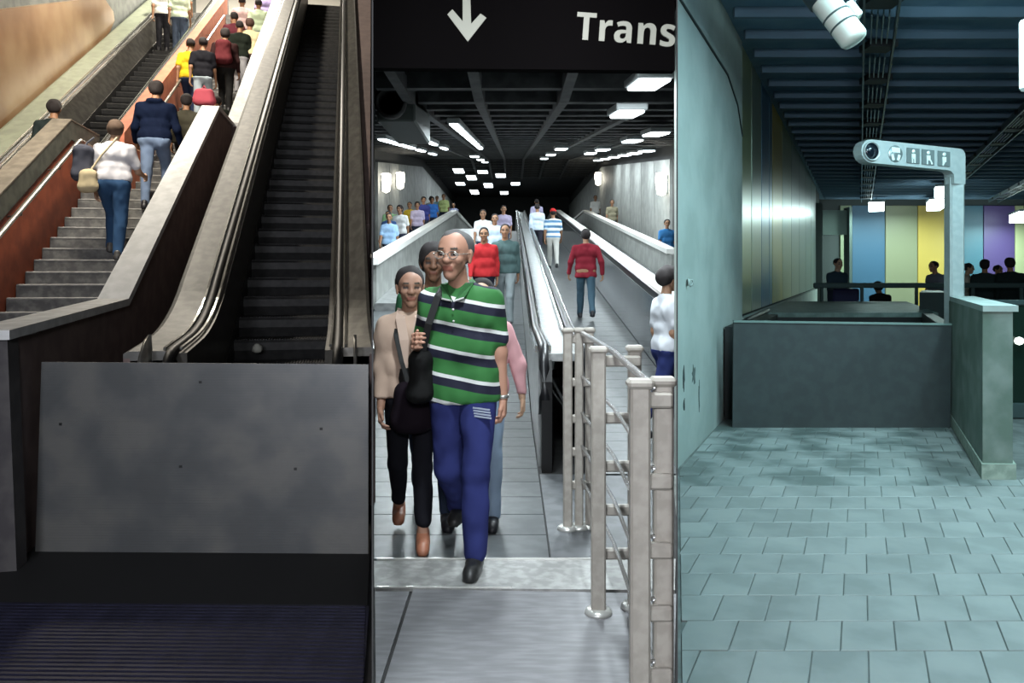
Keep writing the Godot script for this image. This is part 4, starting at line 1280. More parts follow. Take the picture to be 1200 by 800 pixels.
	for c in [[6.62, 0.66, 0.045, 0.13], [6.63, 0.46, 0.035, 0.06], [7.02, 0.66, 0.12, 0.10], [7.25, 0.42, 0.03, 0.16]]:
		var ch := MB.new()
		var poly := PackedVector2Array()
		for i in 13:
			var an := TAU * i / 13.0
			var r := rng.randf_range(0.35, 1.1)
			poly.append(Vector2(cos(an) * c[2] * r, sin(an) * c[3] * r))
		var dir := V(K3, 0, 1).normalized()
		ch.prism(poly, V(W3(c[0]), c[1], c[0]), dir, Vector3.UP, dir.cross(Vector3.UP), 0.0, 0.003)
		part("chipped_patch", ch.done(), chip if c[0] < 7.0 else M("faint_chip", Color(0.30, 0.34, 0.33), 0.9), ws)
	var hook := thing("wall_hook", "small white hook screwed to the near concrete wall", "hook", V(W3(6.72, 0.01), 1.46, 6.72))
	var hk := MB.new()
	hk.lathe([Vector2(0, 0), Vector2(0.03, 0), Vector2(0.028, 0.012), Vector2(0, 0.014)], Vector3.ZERO, Basis(Vector3.BACK, -PI / 2), 12)
	part("plate", hk.done(), M("hook", Color(0.62, 0.66, 0.64), 0.5), hook)
	hk = MB.new()
	hk.tube([Vector3(0.01, 0.015, 0), Vector3(0.04, 0.02, 0), Vector3(0.045, -0.02, 0), Vector3(0.02, -0.035, 0)], 0.008, 8)
	part("hook", hk.done(), M("hook", Color.WHITE), hook)
	# panelled wall
	var pw := MB.new()
	pw.plan(pv([W3(9.9, -0.06), 9.9, W3(29.5, -0.06), 29.5, W3(29.5, -0.4), 29.6, W3(9.9, -0.4), 9.9]), -0.1, 4.6)
	var ps := struct("wall_left", pw.done(), M("panel_joint", Color(0.10, 0.12, 0.12), 0.8))
	var cols := [Color(0.52, 0.55, 0.40), Color(0.47, 0.51, 0.44), Color(0.22, 0.36, 0.48), Color(0.27, 0.40, 0.50), Color(0.66, 0.58, 0.20), Color(0.50, 0.54, 0.42), Color(0.45, 0.50, 0.47), Color(0.42, 0.48, 0.46), Color(0.40, 0.46, 0.45), Color(0.40, 0.46, 0.45)]
	var ends := [9.92, 10.9, 12.0, 13.0, 13.5, 15.2, 17.2, 19.4, 21.6, 24.0, 26.6]
	for i in cols.size():
		var p := MB.new()
		p.plan(pv([W3(ends[i] + 0.03, -0.06), ends[i] + 0.03, W3(ends[i + 1] - 0.03, -0.06), ends[i + 1] - 0.03, W3(ends[i + 1] - 0.03, -0.02), ends[i + 1] - 0.03, W3(ends[i] + 0.03, -0.02), ends[i] + 0.03]), 1.02, 4.4)
		part("panel", p.done(), M("wall_panel_%d" % i, cols[i], 0.28, 0.15), ps)
	var dado := MB.new()
	dado.plan(pv([W3(9.92, -0.06), 9.92, W3(26.6, -0.06), 26.6, W3(26.6, 0.03), 26.6, W3(9.92, 0.03), 9.92]), -0.05, 0.98)
	part("dado", dado.done(), conc, ps)
	# door pier at the far end of that wall
	var pier := MB.new()
	pier.plan(pv([W3(26.6, -0.1), 26.6, W3(26.9, 0.06), 26.6, W3(27.6, 0.06), 27.4, W3(27.5, -0.1), 27.5]), 0, 3.8)
	struct("trim_1", pier.done(), M("pier_dark", Color(0.13, 0.17, 0.17), 0.7))
	# far wall with broad coloured stripes, each a panel
	var fw := MB.new()
	fw.box(V(16.5, 2.3, 31.6), Vector3(17, 4.8, 0.3))
	var fs := struct("wall_front", fw.done(), M("far_joint", Color(0.2, 0.22, 0.22), 0.8))
	var px := 31.4 / F
	var st := [[984, 998, Color(0.46, 0.49, 0.38)], [998, 1037, Color(0.18, 0.31, 0.41)], [1037, 1075, Color(0.46, 0.46, 0.36)], [1075, 1113, Color(0.66, 0.55, 0.25)], [1113, 1152, Color(0.21, 0.35, 0.41)], [1152, 1189, Color(0.27, 0.20, 0.38)], [1189, 1226, Color(0.60, 0.60, 0.46)], [1226, 1264, Color(0.18, 0.31, 0.41)], [1264, 1302, Color(0.46, 0.46, 0.36)]]
	for s in st:
		var p := MB.new()
		p.bev(V(((s[0] + s[1]) / 2.0 - 600) * px, 2.05, 31.4), Vector3((s[1] - s[0]) * px - 0.03, 4.1, 0.06), 0.01)
		part("stripe_panel", p.done(), M("stripe_%d" % s[0], s[2], 0.5), fs)
	# jamb and soffit of the side portal
	var jb := MB.new()
	jb.box(V(12.35, 1.95, 29.8), Vector3(0.10, 3.9, 0.5))
	jb.box(V(11.9, 3.35, 29.9), Vector3(1.0, 0.9, 0.3))
	struct("trim_2", jb.done(), M("jamb", Color(0.46, 0.52, 0.50), 0.6))
	# right side wall and ceiling
	var rw := MB.new()
	rw.plan(pv([9.0, -3, 23.5, 31.5, 23.8, 31.5, 9.3, -3]), -0.1, 4.6)
	struct("wall_right", rw.done(), conc)
	var c := MB.new()
	c.plan(pv([0.05, -3, 9.2, -3, 23.8, 31.8, W3(31.8, -0.3), 31.8, W3(7.0, -0.3), 7.0, DW * 6.0 + 0.02, 6.0, 0.05, 0.1]), 4.35, 4.6)
	var cs := struct("ceiling", c.done(), NM("blue_ceiling", [Color(0.36, 0.47, 0.55), Color(0.41, 0.51, 0.58)], 2.5, 0.85))
	var d := 7.0
	while d < 31.0:
		var s := MB.new()
		s.box(V((W3(d, 0.1) + d * 0.68 + 0.5) / 2, 4.30, d), Vector3(d * 0.68 + 0.5 - W3(d, 0.1), 0.12, 0.07))
		part("slat", s.done(), M("slat", Color(0.34, 0.43, 0.50), 0.8), cs)
		d += 0.8
	# light tracks along the hall
	track("light track with louvred lamps over the closed escalator", 0.20, 6.6, 30.0)
	track("light track with louvred lamps over the right side of the hall", 2.75, 7.2, 30.0)
	track("short light track near the right side wall", 4.9, 10.0, 30.0)
	hall_lights()
	# dark board that closes the escalator
	var bo := thing("board_barrier", "large dark grey green board closing off the escalator well", "barrier", V(3.27, 0, 8.05))
	var bb := MB.new(V(3.27, 0, 8.05))
	bb.prism(pv([2.19, 0.0, 4.352, -0.005, 4.365, 1.015, 2.20, 1.045]), Vector3.ZERO, Vector3.RIGHT, Vector3.UP, Vector3.FORWARD, 8.05, 8.07)
	part("board", bb.done(), NM("board", [Color(0.185, 0.21, 0.215), Color(0.205, 0.235, 0.235)], 1.0, 0.65), bo)
	bb = MB.new(V(3.27, 0, 8.05))
	bb.prism(pv([2.20, 1.045, 4.365, 1.015, 4.365, 1.035, 2.20, 1.065]), Vector3.ZERO, Vector3.RIGHT, Vector3.UP, Vector3.FORWARD, 8.04, 8.08)
	part("top_edge", bb.done(), M("board_edge", Color(0.42, 0.50, 0.48), 0.5), bo)
	# escalator well behind it
	var es := thing("escalator_balustrade", "low dark escalator balustrade and deck behind the board", "balustrade", V(3.6, 0, 9))
	var o := V(3.6, 0, 9)
	var sd := MB.new(o)
	sd.plan(pv([W3(8.5, 0.02), 8.5, W3(8.5, 0.32), 8.5, W3(11.0, 0.32), 11.0, W3(11.0, 0.02), 11.0]), 0.0, 0.97)
	sd.plan(pv([W3(8.5, 2.28), 8.5, W3(8.5, 2.42), 8.5, W3(11.0, 2.42), 11.0, W3(11.0, 2.28), 11.0]), 0.0, 0.99)
	part("side_panel", sd.done(), M("well_dark", Color(0.05, 0.065, 0.065), 0.5), es)
	var dk := MB.new(o)
	dk.plan(pv([W3(11.0, 0.05), 11.0, W3(11.0, 2.5), 11.0, W3(15.2, 2.3), 15.2, W3(15.2, 0.05), 15.2]), 0.93, 0.99)
	part("deck", dk.done(), NM("deck_green", [Color(0.30, 0.37, 0.35), Color(0.38, 0.45, 0.43)], 1.2, 0.5), es)
	var fr := MB.new(o)
	fr.plan(pv([W3(11.0, 0.05), 11.0, W3(11.0, 2.5), 11.0, W3(11.05, 2.5), 11.05, W3(11.05, 0.05), 11.05]), 0.0, 0.93)
	part("front_panel", fr.done(), M("well_dark", Color.BLACK), es)
	var hr := MB.new(o)
	hr.tube([V(W3(8.7, 0.2), 0.60, 8.7), V(W3(8.55, 0.2), 0.9, 8.55), V(W3(8.8, 0.2), 1.02, 8.8), V(W3(10.9, 0.2), 1.03, 10.9)], 0.03, 8)
	part("handrail", hr.done(), M("rubber", Color.BLACK), es)
	var blk := thing("dark_cabinet", "dark steel cabinet at the right end of the escalator well", "cabinet", V(6.4, 0, 12.4))
	var bk := MB.new(V(6.4, 0, 12.4))
	bk.plan(pv([6.03, 12.0, 6.46, 12.0, 6.46 + K3 * 1.4, 13.4, 6.09 + 0.5 * 1.4, 13.4]), 0.0, 1.24)
	part("body", bk.done(), M("cabinet_dark", Color(0.12, 0.16, 0.155), 0.5), blk)
	# handrail above the far side of the well
	var ra := thing("guard_rail", "thin steel guard rail across the far side of the escalator well", "railing", V(7.5, 0.9, 15.9))
	var ro := V(7.5, 0.9, 15.9)
	var r1 := MB.new(ro)
	r1.bev(V(8.05, 1.275, 16.0), Vector3(4.2, 0.10, 0.06), 0.015)
	part("top_rail", r1.done(), M("rail_steel", Color(0.30, 0.36, 0.36), 0.35, 0.5), ra)
	for x in [963, 1010, 1074, 1140, 1197]:
		var pm := MB.new(ro)
		pm.bev(V((x - 600) * 16.0 / F, 0.64, 16.0), Vector3(0.055, 1.28, 0.05), 0.008)
		part("post", pm.done(), M("rail_steel", Color.WHITE), ra)
	# bulky blue bag beyond the rail
	var tb := thing("blue_case", "dark blue case standing behind the guard rail", "case", V(6.66, 0.0, 16.6))
	var bm := MB.new(V(6.66, 0.0, 16.6))
	bm.bev(V(6.82, 0.60, 16.7), Vector3(0.54, 1.20, 0.35), 0.03)
	part("body", bm.done(), M("case_blue", Color(0.06, 0.07, 0.24), 0.6), tb)
	bm = MB.new(V(6.66, 0.0, 16.6))
	bm.tube([V(6.7, 1.19, 16.7), V(6.7, 1.23, 16.7), V(6.94, 1.23, 16.7), V(6.94, 1.19, 16.7)], 0.012, 6)
	part("handle", bm.done(), M("rubber", Color.BLACK), tb)
	# low concrete wall at the right with plinth
	var lwl := thing("low_wall", "low grey green concrete wall end beside the dark board", "wall", V(3.9, 0, 7))
	var lo3 := V(3.9, 0, 7)
	var q := MB.new(lo3)
	q.plan(pv([3.53, 6.08, 3.75, 6.07, 3.76 + K3 * 2.3, 8.4, 3.53 + K3 * 2.3, 8.4]), 0.0, 1.25)
	part("wall", q.done(), NM("stained_concrete", [Color(0.36, 0.42, 0.38), Color(0.41, 0.46, 0.425), Color(0.47, 0.51, 0.48)], 1.6, 0.75, 0.0, 0.015), lwl)
	q = MB.new(lo3)
	q.plan(pv([3.52, 6.06, 3.78, 6.05, 3.78 + K3 * 2.34, 8.4, 3.52 + K3 * 2.34, 8.4]), 1.25, 1.295)
	part("coping", q.done(), conc, lwl)
	q = MB.new(lo3)
	q.plan(pv([3.50, 6.04, 3.755, 6.035, 3.77 + K3 * 2.36, 8.4, 3.50 + K3 * 2.36, 8.4]), 0.0, 0.115)
	part("plinth", q.done(), NM("plinth", [Color(0.50, 0.55, 0.50), Color(0.60, 0.64, 0.59)], 0.6, 0.7), lwl)
	# frame with a sign head over the escalator entrance
	sign_frame()
	hall_extras()
	# glass balustrade at the right edge
	var gb := thing("glass_balustrade", "dark green glass balustrade with a round lamp at the right edge", "balustrade", V(5.4, 0, 8.4))
	var gm := MB.new(V(5.4, 0, 8.4))
	gm.bev(V(5.75, 0.68, 8.6), Vector3(1.3, 1.05, 0.03), 0.004)
	part("pane", gm.done(), M("green_glass", Color(0.06, 0.13, 0.10), 0.12), gb)
	gm = MB.new(V(5.4, 0, 8.4))
	gm.bev(V(5.75, 1.22, 8.6), Vector3(1.34, 0.06, 0.08), 0.012)
	part("top_rail", gm.done(), M("rail_steel", Color.WHITE), gb)
	gm = MB.new(V(5.4, 0, 8.4))
	gm.bev(V(5.75, 0.08, 8.6), Vector3(1.34, 0.16, 0.10), 0.012)
	part("base", gm.done(), M("rail_steel", Color.WHITE), gb)
	gm = MB.new(V(5.4, 0, 8.4))
	gm.lathe([Vector2(0, -0.045), Vector2(0.035, -0.03), Vector2(0.048, 0), Vector2(0.035, 0.03), Vector2(0, 0.045)], V(5.33, 0.82, 8.52), Basis(), 16)
	part("lamp", gm.done(), EM("small_lamp", Color(0.95, 1.0, 0.95), 2.0), gb)

func track(label: String, w: float, d0: float, d1: float):
	var o := V(W3(d0, 1.45 + w), 4.2, d0)
	var t := thing("light_track", label, "light track", o, Basis(), "ceiling light tracks")
	for e in [-0.17, 0.17]:
		var m := MB.new(o)
		m.prism(pv([W3(d0, 1.45 + w + e - 0.012), d0, W3(d0, 1.45 + w + e + 0.012), d0, W3(d1, 1.45 + w + e + 0.012), d1, W3(d1, 1.45 + w + e - 0.012), d1]), Vector3.ZERO, Vector3.RIGHT, Vector3.FORWARD, Vector3.UP, 4.10, 4.22)
		part("rail", m.done(), M("track_grey", Color(0.30, 0.36, 0.38), 0.4, 0.4), t)
	var d := d0
	while d < d1 - 1.2:
		for x in [-0.09, -0.03, 0.03, 0.09]:
			var m := MB.new(o)
			m.prism(pv([W3(d, 1.45 + w + x - 0.007), d, W3(d, 1.45 + w + x + 0.007), d, W3(d + 1.0, 1.45 + w + x + 0.007), d + 1.0, W3(d + 1.0, 1.45 + w + x - 0.007), d + 1.0]), Vector3.ZERO, Vector3.RIGHT, Vector3.FORWARD, Vector3.UP, 4.13, 4.2)
			part("louvre", m.done(), M("louvre", Color(0.38, 0.46, 0.48), 0.35, 0.3), t)
		var b := MB.new(o)
		b.box(V(W3(d + 1.2, 1.45 + w), 4.16, d + 1.2), Vector3(0.32, 0.08, 0.3))
		part("bridge", b.done(), M("track_dark", Color(0.10, 0.12, 0.13), 0.6), t)
		d += 1.6

func hall_lights():
	var dirb := Basis(Vector3.UP, -atan(K3))
	# fittings near the viewer, above the frame
	var near := [[2.4, 3.5, 1.2, 10.0, "nearest lit tube over the tiled floor"], [3.2, 5.4, 1.2, 10.0, "second lit tube over the tiled floor"], [4.6, 6.6, 1.2, 10.0, "third lit tube, right over the low wall"], [6.5, 3.0, 1.2, 10.0, "lit tube far right over the tiled floor"]]
	for n in near:
		fitting(n[4], V(n[0], 3.85, n[1]), Basis(Vector3.UP, -atan(K3)), n[2], 0.3, 0.0, FL3, 4.0, "hall lights").transform = Transform3D(dirb, V(n[0], 3.85, n[1]))
		area(get_child(get_child_count() - 1), Vector3(0, -0.03, 0), Vector2(0.3, n[2]), n[3], FL3)
		area(get_child(get_child_count() - 1), Vector3(0, 0.1, 0), Vector2(0.3, n[2]), n[3] * 0.6, FL3, Vector3(PI / 2, 0, 0))
		var hg := MB.new()
		hg.tube([Vector3(0, 0.08, 0), Vector3(0, 0.5, 0)], 0.012, 6, Vector3.RIGHT)
		part("hanger", hg.done(), M("track_dark", Color(0.10, 0.12, 0.13), 0.6), get_child(get_child_count() - 1))
	# lit fittings in view, over the far part
	var far := [[1027, 238, 0.5, 0.7, 10.0, "bright square lamp above the blue stripe"], [1096, 236, 0.45, 1.6, 12.0, "bright tube lamp above the yellow stripe"], [1105, 220, 0.4, 0.7, 8.0, "smaller bright lamp above the yellow stripe"], [1200, 250, 0.6, 2.2, 14.0, "large glaring lamp before the purple stripe"]]
	for f in far:
		var dd: float = (4.06 - EYE) * F / (318.0 - f[1])
		dd = minf(dd, 29.4)
		var y: float = EYE + (318.0 - f[1]) * dd / F
		var at := V((f[0] - 600) * dd / F, y, dd)
		var t: Node3D = fitting(f[5], at, Basis(), f[3], f[2], 0.0, Color(0.9, 1.0, 1.0), 12.0, "hall lights", 0.0, 0.30)
		t.transform = Transform3D(dirb, at)
		area(t, Vector3(0, -0.30, 0), Vector2(f[2], f[3]), f[4] * 2.0, Color(0.85, 1.0, 0.97))
		var rod := MB.new()
		rod.tube([Vector3(0, 0.07, 0), Vector3(0, 4.35 - y, 0)], 0.012, 6, Vector3.RIGHT)
		part("hanger", rod.done(), M("track_dark", Color.BLACK), t)

func sign_frame():
	var o := V(4.55, 0, 8.35)
	var t := thing("sign_frame", "pale steel post with a rounded sign arm carrying a camera and pictograms", "sign", o)
	var met := NM("frame_metal", [Color(0.64, 0.68, 0.68), Color(0.68, 0.715, 0.71)], 0.5, 0.4, 0.3)
	var post := MB.new(o)
	post.bev(V(4.56, 1.30, 8.36), Vector3(0.15, 2.60, 0.15), 0.02)
	part("post", post.done(), met, t)
	# the arm runs left and towards us
	var p1 := V(4.62, 2.80, 8.36)
	var dl := Vector3(-1.0, 0.045, 0.28).normalized()
	var L := 1.26
	var nrm := dl.cross(Vector3.UP).normalized()
	if nrm.z < 0: nrm = -nrm
	var poly := PackedVector2Array()
	for i in 9:
		var a := -PI / 2 + PI * i / 8.0
		poly.append(Vector2(L - 0.115 + cos(a) * 0.115, -0.115 + sin(a) * 0.115))
	for i in 5:
		var a := PI / 2 + PI / 2 * i / 4.0
		poly.append(Vector2(0.07 + cos(a) * 0.07, -0.07 + sin(a) * 0.07))
	poly.append(Vector2(0.0, -0.36)); poly.append(Vector2(0.14, -0.36))
	for i in 4:
		var a := PI - PI / 2 * i / 3.0
		poly.append(Vector2(0.21 + cos(a) * 0.07, -0.30 + sin(a) * 0.07))
	var arm := MB.new(o)
	arm.prism(poly, p1, dl, Vector3.UP, nrm, -0.05, 0.07)
	part("arm", arm.done(), met, t)
	var rim := MB.new(o)
	var bz := Basis(dl, nrm, dl.cross(nrm))
	var c0 := p1 + dl * (L - 0.118) + Vector3.DOWN * 0.115 + nrm * 0.07
	rim.lathe([Vector2(0.082, 0.0), Vector2(0.098, 0.015), Vector2(0.088, 0.02), Vector2(0.08, 0.004)], c0, bz, 28)
	part("camera_rim", rim.done(), met, t)
	var lens := MB.new(o)
	lens.lathe([Vector2(0.0, 0.003), Vector2(0.08, 0.003), Vector2(0.082, -0.01)], c0, bz, 28)
	part("camera_glass", lens.done(), M("blue_glass", Color(0.05, 0.085, 0.12), 0.15), t, "dark blue round glass")
	# round badge and three pictogram plates
	var bd := MB.new(o)
	bd.lathe([Vector2(0, 0.006), Vector2(0.082, 0.006), Vector2(0.085, 0.0)], p1 + dl * 0.86 + Vector3.DOWN * 0.118 + nrm * 0.07, bz, 24)
	part("badge", bd.done(), M("badge", Color(0.55, 0.60, 0.60), 0.3, 0.5), t)
	var bx := func(cx: float, list: Array, m: Material, nm: String):
		for r in list:
			var mb := MB.new(o)
			mb.box(p1 + dl * (cx - r[0]) + Vector3.UP * (-0.12 + r[1]) + nrm * 0.074, Vector3(r[2], r[3], 0.01), Basis(-dl, Vector3.UP, nrm) * Basis(Vector3.BACK, r[4]))
			part(nm, mb.done(), m, t)
	var darkp := M("plate_dark", Color(0.36, 0.40, 0.40), 0.5)
	var lightp := M("plate_light", Color(0.86, 0.9, 0.88), 0.35, 0.2)
	bx.call(0.86, [[0.0, 0.04, 0.10, 0.05, 0.0], [-0.035, -0.035, 0.03, 0.06, 0.3], [0.035, -0.035, 0.03, 0.06, -0.3]], lightp, "badge_mark")
	for c in [0.65, 0.47, 0.275]:
		bx.call(c, [[0.0, 0.0, 0.15, 0.15, 0.0]], darkp, "pictogram_plate")
	for r in [[0.65, 0.0, 0.0], [0.47, 0.5, 0.02], [0.275, -0.6, -0.02]]:
		var mb := MB.new(o)
		var c: Vector3 = p1 + dl * float(r[0]) + Vector3.DOWN * 0.12 + nrm * 0.080
		mb.lathe([Vector2(0, 0.004), Vector2(0.019, 0.004), Vector2(0.02, 0)], c + Vector3.UP * 0.042, bz, 14)
		var bb := Basis(-dl, Vector3.UP, nrm)
		mb.box(c + Vector3.DOWN * 0.008, Vector3(0.045, 0.05, 0.008), bb)
		mb.box(c + bb * Vector3(-0.014, -0.048, 0), Vector3(0.014, 0.05, 0.008), bb)
		mb.box(c + bb * Vector3(0.014 + r[2], -0.048, 0), Vector3(0.014, 0.05, 0.008), bb * Basis(Vector3.BACK, r[1]))
		part("pictogram", mb.done(), lightp, t)

func hall_extras():
	# surveillance camera under the ceiling
	var t := thing("surveillance_camera", "white tubular surveillance camera hanging from the dark ceiling", "camera", V(1.83, 2.83, 4.5))
	var a := V(1.745, 3.085, 4.56)
	var b := V(1.89, 2.815, 4.46)
	var ax := (b - a).normalized()
	var sx := ax.cross(Vector3.BACK).normalized()
	var bs := Basis(sx, ax, sx.cross(ax))
	var o := V(1.83, 2.83, 4.5)
	var L := (b - a).length()
	var m := MB.new(o)
	m.lathe([Vector2(0, 0.0), Vector2(0.07, 0.0), Vector2(0.076, 0.01), Vector2(0.076, L - 0.02), Vector2(0.068, L - 0.004), Vector2(0.0, L)], a, bs, 24)
	part("housing", m.done(), M("cctv_white", Color(0.80, 0.84, 0.80), 0.4), t)
	for k in [0.42, 0.64]:
		m = MB.new(o)
		m.lathe([Vector2(0.076, -0.006), Vector2(0.080, -0.004), Vector2(0.080, 0.004), Vector2(0.076, 0.006)], a + ax * L * k, bs, 24)
		part("band", m.done(), M("cctv_band", Color(0.25, 0.32, 0.32), 0.5), t)
	m = MB.new(o)
	m.bev(a + ax * L * 0.48 - sx * 0.095, Vector3(0.045, L * 0.33, 0.07), 0.008, bs)
	part("mount_block", m.done(), M("cctv_white", Color.WHITE), t)
	m = MB.new(o)
	m.lathe([Vector2(0, -0.10), Vector2(0.078, -0.10), Vector2(0.086, -0.09), Vector2(0.086, 0.02), Vector2(0.078, 0.02)], a, bs, 24)
	part("hood", m.done(), M("cctv_dark", Color(0.14, 0.20, 0.22), 0.5), t)
	m = MB.new(o)
	m.tube([a + ax * L * 0.45 - sx * 0.1, a + ax * L * 0.3 - sx * 0.14 + Vector3(0, 0.2, 0), V(2.0, 4.36, 4.7)], 0.016, 8, Vector3.BACK)
	part("arm", m.done(), M("cctv_dark", Color.BLACK), t)
	# hanging light box at the right edge of the frame
	var s := thing("hanging_sign_box", "white hanging sign box seen end on at the upper right", "sign", V(3.88, 2.6, 6.0))
	var so := V(3.88, 2.6, 6.0)
	m = MB.new(so)
	m.bev(V(3.82, 3.085, 5.8), Vector3(0.42, 0.51, 0.12), 0.02, Basis(Vector3.UP, 0.35))
	part("casing", m.done(), M("sign_white", Color(0.86, 0.9, 0.88), 0.4), s)
	for x in [3.74, 3.92]:
		m = MB.new(so)
		m.tube([V(x, 3.39, 5.8), V(x, 4.36, 5.8)], 0.012, 6, Vector3.RIGHT)
		part("hanger", m.done(), M("track_dark", Color.BLACK), s)

# ---------------------------------------------------------------- people
const SK1 := Color(0.30, 0.165, 0.10)
const SK2 := Color(0.20, 0.10, 0.06)
const SK3 := Color(0.42, 0.26, 0.17)
const WALK_UP := [[-0.12, 0.12], [0.75, 0.95]]
const WALK_UP2 := [[0.72, 0.95], [-0.10, 0.10]]

func stair_y(v: float) -> float:
	var run := 0.140 / S1
	if v < 12.2: return 0.140 * (floorf((v - 7.45) / run) + 1)
	if v < 13.1: return 0.140 * 18 + 0.139
	return 0.140 * (floorf((v - 0.9 - 7.45) / run) + 1)

func climber(label: String, u: float, v: float, o: Dictionary, y := -1.0):
	return person(label, V(u, stair_y(v) if y < 0 else y, v), PI, o, B1, "people climbing")

# a soft bag: a rounded body and a strap, hung at a place in a hall
func bag(called: String, label: String, cat: String, at: Vector3, size: Vector3, col: Color, strap: Array, b := Basis(), w := 0.012):
	var t := thing(called, label, cat, at, b)
	var r := minf(size.x, size.y) * 0.26
	var q := Vector3(1, 1, r * 2.0 / size.z)
	var hx := size.x / 2 - r
	var hy := size.y / 2 - r
	var f := field([[Vector3(-hx, -hy, 0), Vector3(hx, -hy, 0), r, r, q], [Vector3(-hx * 0.8, hy, 0), Vector3(hx * 0.8, hy, 0), r * 0.9, r * 0.9, q], [Vector3(-hx, -hy, 0), Vector3(-hx * 0.8, hy, 0), r, r * 0.9, q], [Vector3(hx, -hy, 0), Vector3(hx * 0.8, hy, 0), r, r * 0.9, q], [Vector3(0, -hy, 0), Vector3(0, hy, 0), r, r * 0.9, q]], 0.014, 0.06)
	part("body", skin_mesh([[f, Transform3D(), col]], null, 0.008), VM("cloth", 0.85), t)
	if strap:
		var s := MB.new()
		s.tube(strap, w, 6, Vector3(0.3, 0.2, 1).normalized())
		part("strap", s.done(), M("strap_%s" % col.to_html(), Color(col.r, col.g, col.b).linear_to_srgb(), 0.7), t)
	return t

func stair_people():
	var wh := Color(0.62, 0.62, 0.66)
	climber("person in white short sleeved shirt and jeans climbing the stairs, seen from behind", -2.70, 10.35, {"h": 1.66, "cell": 0.017, "lean": 0.10, "legs": WALK_UP, "shirt": wh, "trousers": Color(0.035, 0.075, 0.16), "hair": "full", "hair_colour": Color(0.07, 0.04, 0.025), "skin": SK3, "wide": 1.05, "hem": 0.97, "leg": 1.12, "arms": [[0.35, 1.2, 0.25], [0.15, 0.3, 0.15]], "shoes": Color(0.06, 0.06, 0.06)})
	var y0 := stair_y(10.35)
	bag("shoulder_bag", "grey cloth bag on the shoulder of the person in the white shirt", "bag", V(-3.02, y0 + 1.14, 10.30), Vector3(0.24, 0.40, 0.14), Color(0.06, 0.065, 0.085), [Vector3(-0.03, 0.12, 0), Vector3(0.04, 0.24, -0.02), Vector3(0.12, 0.30, 0.0)], B1)
	bag("hand_bag", "cream leather bag slung across the back of the person in white", "bag", V(-2.93, y0 + 0.92, 10.18), Vector3(0.20, 0.24, 0.10), Color(0.50, 0.42, 0.27), [Vector3(0.0, 0.08, 0), Vector3(0.15, 0.30, 0.02), Vector3(0.30, 0.52, -0.05)], B1)
	climber("tall person in dark navy hooded jacket and pale jeans on the stairs", -2.55, 11.75, {"h": 1.76, "cell": 0.019, "lean": 0.12, "legs": WALK_UP2, "sleeves": "long", "hood": 1, "shirt": Color(0.006, 0.008, 0.024), "trousers": Color(0.14, 0.19, 0.29), "hair": "full", "wide": 1.12, "hem": 0.92, "arms": [[0.2, 0.5, 0.25], [0.3, 0.6, 0.25]]})
	climber("short person in camouflage jacket behind the parapet on the landing", -2.33, 12.75, {"h": 1.52, "sleeves": "long", "shirt": Color(0.06, 0.055, 0.04), "trousers": Color(0.02, 0.02, 0.022), "hair": "full"})
	var cap_o := {"h": 1.66, "lean": 0.1, "legs": WALK_UP}
	climber("person in bright yellow shirt on the upper stair flight", -2.94, 16.45, {"h": 1.66, "lean": 0.1, "legs": WALK_UP, "shirt": Color(0.62, 0.42, 0.02), "trousers": Color(0.02, 0.03, 0.06)}, 4.36)
	climber("person in black shirt and pale jeans on the upper stair flight", -2.70, 16.4, {"h": 1.68, "lean": 0.1, "legs": WALK_UP2, "shirt": Color(0.012, 0.012, 0.018), "trousers": Color(0.36, 0.42, 0.46)}, 4.36)
	climber("person in dark clothes with a dark red backpack near the pale parapet", -2.38, 17.0, {"h": 1.75, "lean": 0.1, "legs": WALK_UP, "sleeves": "long", "shirt": Color(0.03, 0.015, 0.015), "trousers": Color(0.015, 0.012, 0.012), "wide": 1.1, "hair": "full"}, 4.66)
	bag("backpack", "dark red backpack on the back of a person on the upper flight", "backpack", V(-2.38, 4.66 + 1.22, 16.80), Vector3(0.32, 0.46, 0.2), Color(0.10, 0.02, 0.025), [], B1)
	bag("pink_bag", "pink bag carried over the parapet side of the stairs", "bag", V(-2.2, 3.05 + 1.25, 13.5), Vector3(0.32, 0.24, 0.2), Color(0.62, 0.12, 0.16), [Vector3(-0.06, 0.08, 0), Vector3(0, 0.18, 0), Vector3(0.06, 0.08, 0)], B1)
	climber("person in dark green jacket bending beside the pink bag", -2.12, 13.9, {"h": 1.55, "lean": 0.5, "sleeves": "long", "shirt": Color(0.025, 0.03, 0.022), "trousers": Color(0.012, 0.012, 0.014), "wide": 1.1}, 3.0)
	climber("person in beige shirt near the top of the pale parapet", -2.03, 18.1, {"h": 1.7, "lean": 0.1, "legs": WALK_UP, "shirt": Color(0.55, 0.48, 0.30), "trousers": Color(0.05, 0.03, 0.03), "hair": "full", "hair_colour": Color(0.06, 0.03, 0.02), "wide": 1.1}, 5.27)
	climber("person in maroon top high on the stairs", -2.42, 18.7, {"h": 1.7, "legs": WALK_UP2, "shirt": Color(0.12, 0.03, 0.04), "trousers": Color(0.02, 0.02, 0.03)}, 5.55)
	climber("person in black jacket between the maroon top and the beige shirt", -2.22, 18.0, {"h": 1.66, "legs": WALK_UP, "sleeves": "long", "shirt": Color(0.015, 0.018, 0.015), "trousers": Color(0.3, 0.3, 0.32)}, 5.2)
	climber("person in pale pink shirt at the top of the stairs", -2.45, 20.3, {"h": 1.7, "legs": WALK_UP, "shirt": Color(0.6, 0.42, 0.42), "trousers": Color(0.05, 0.05, 0.08)}, 6.42)
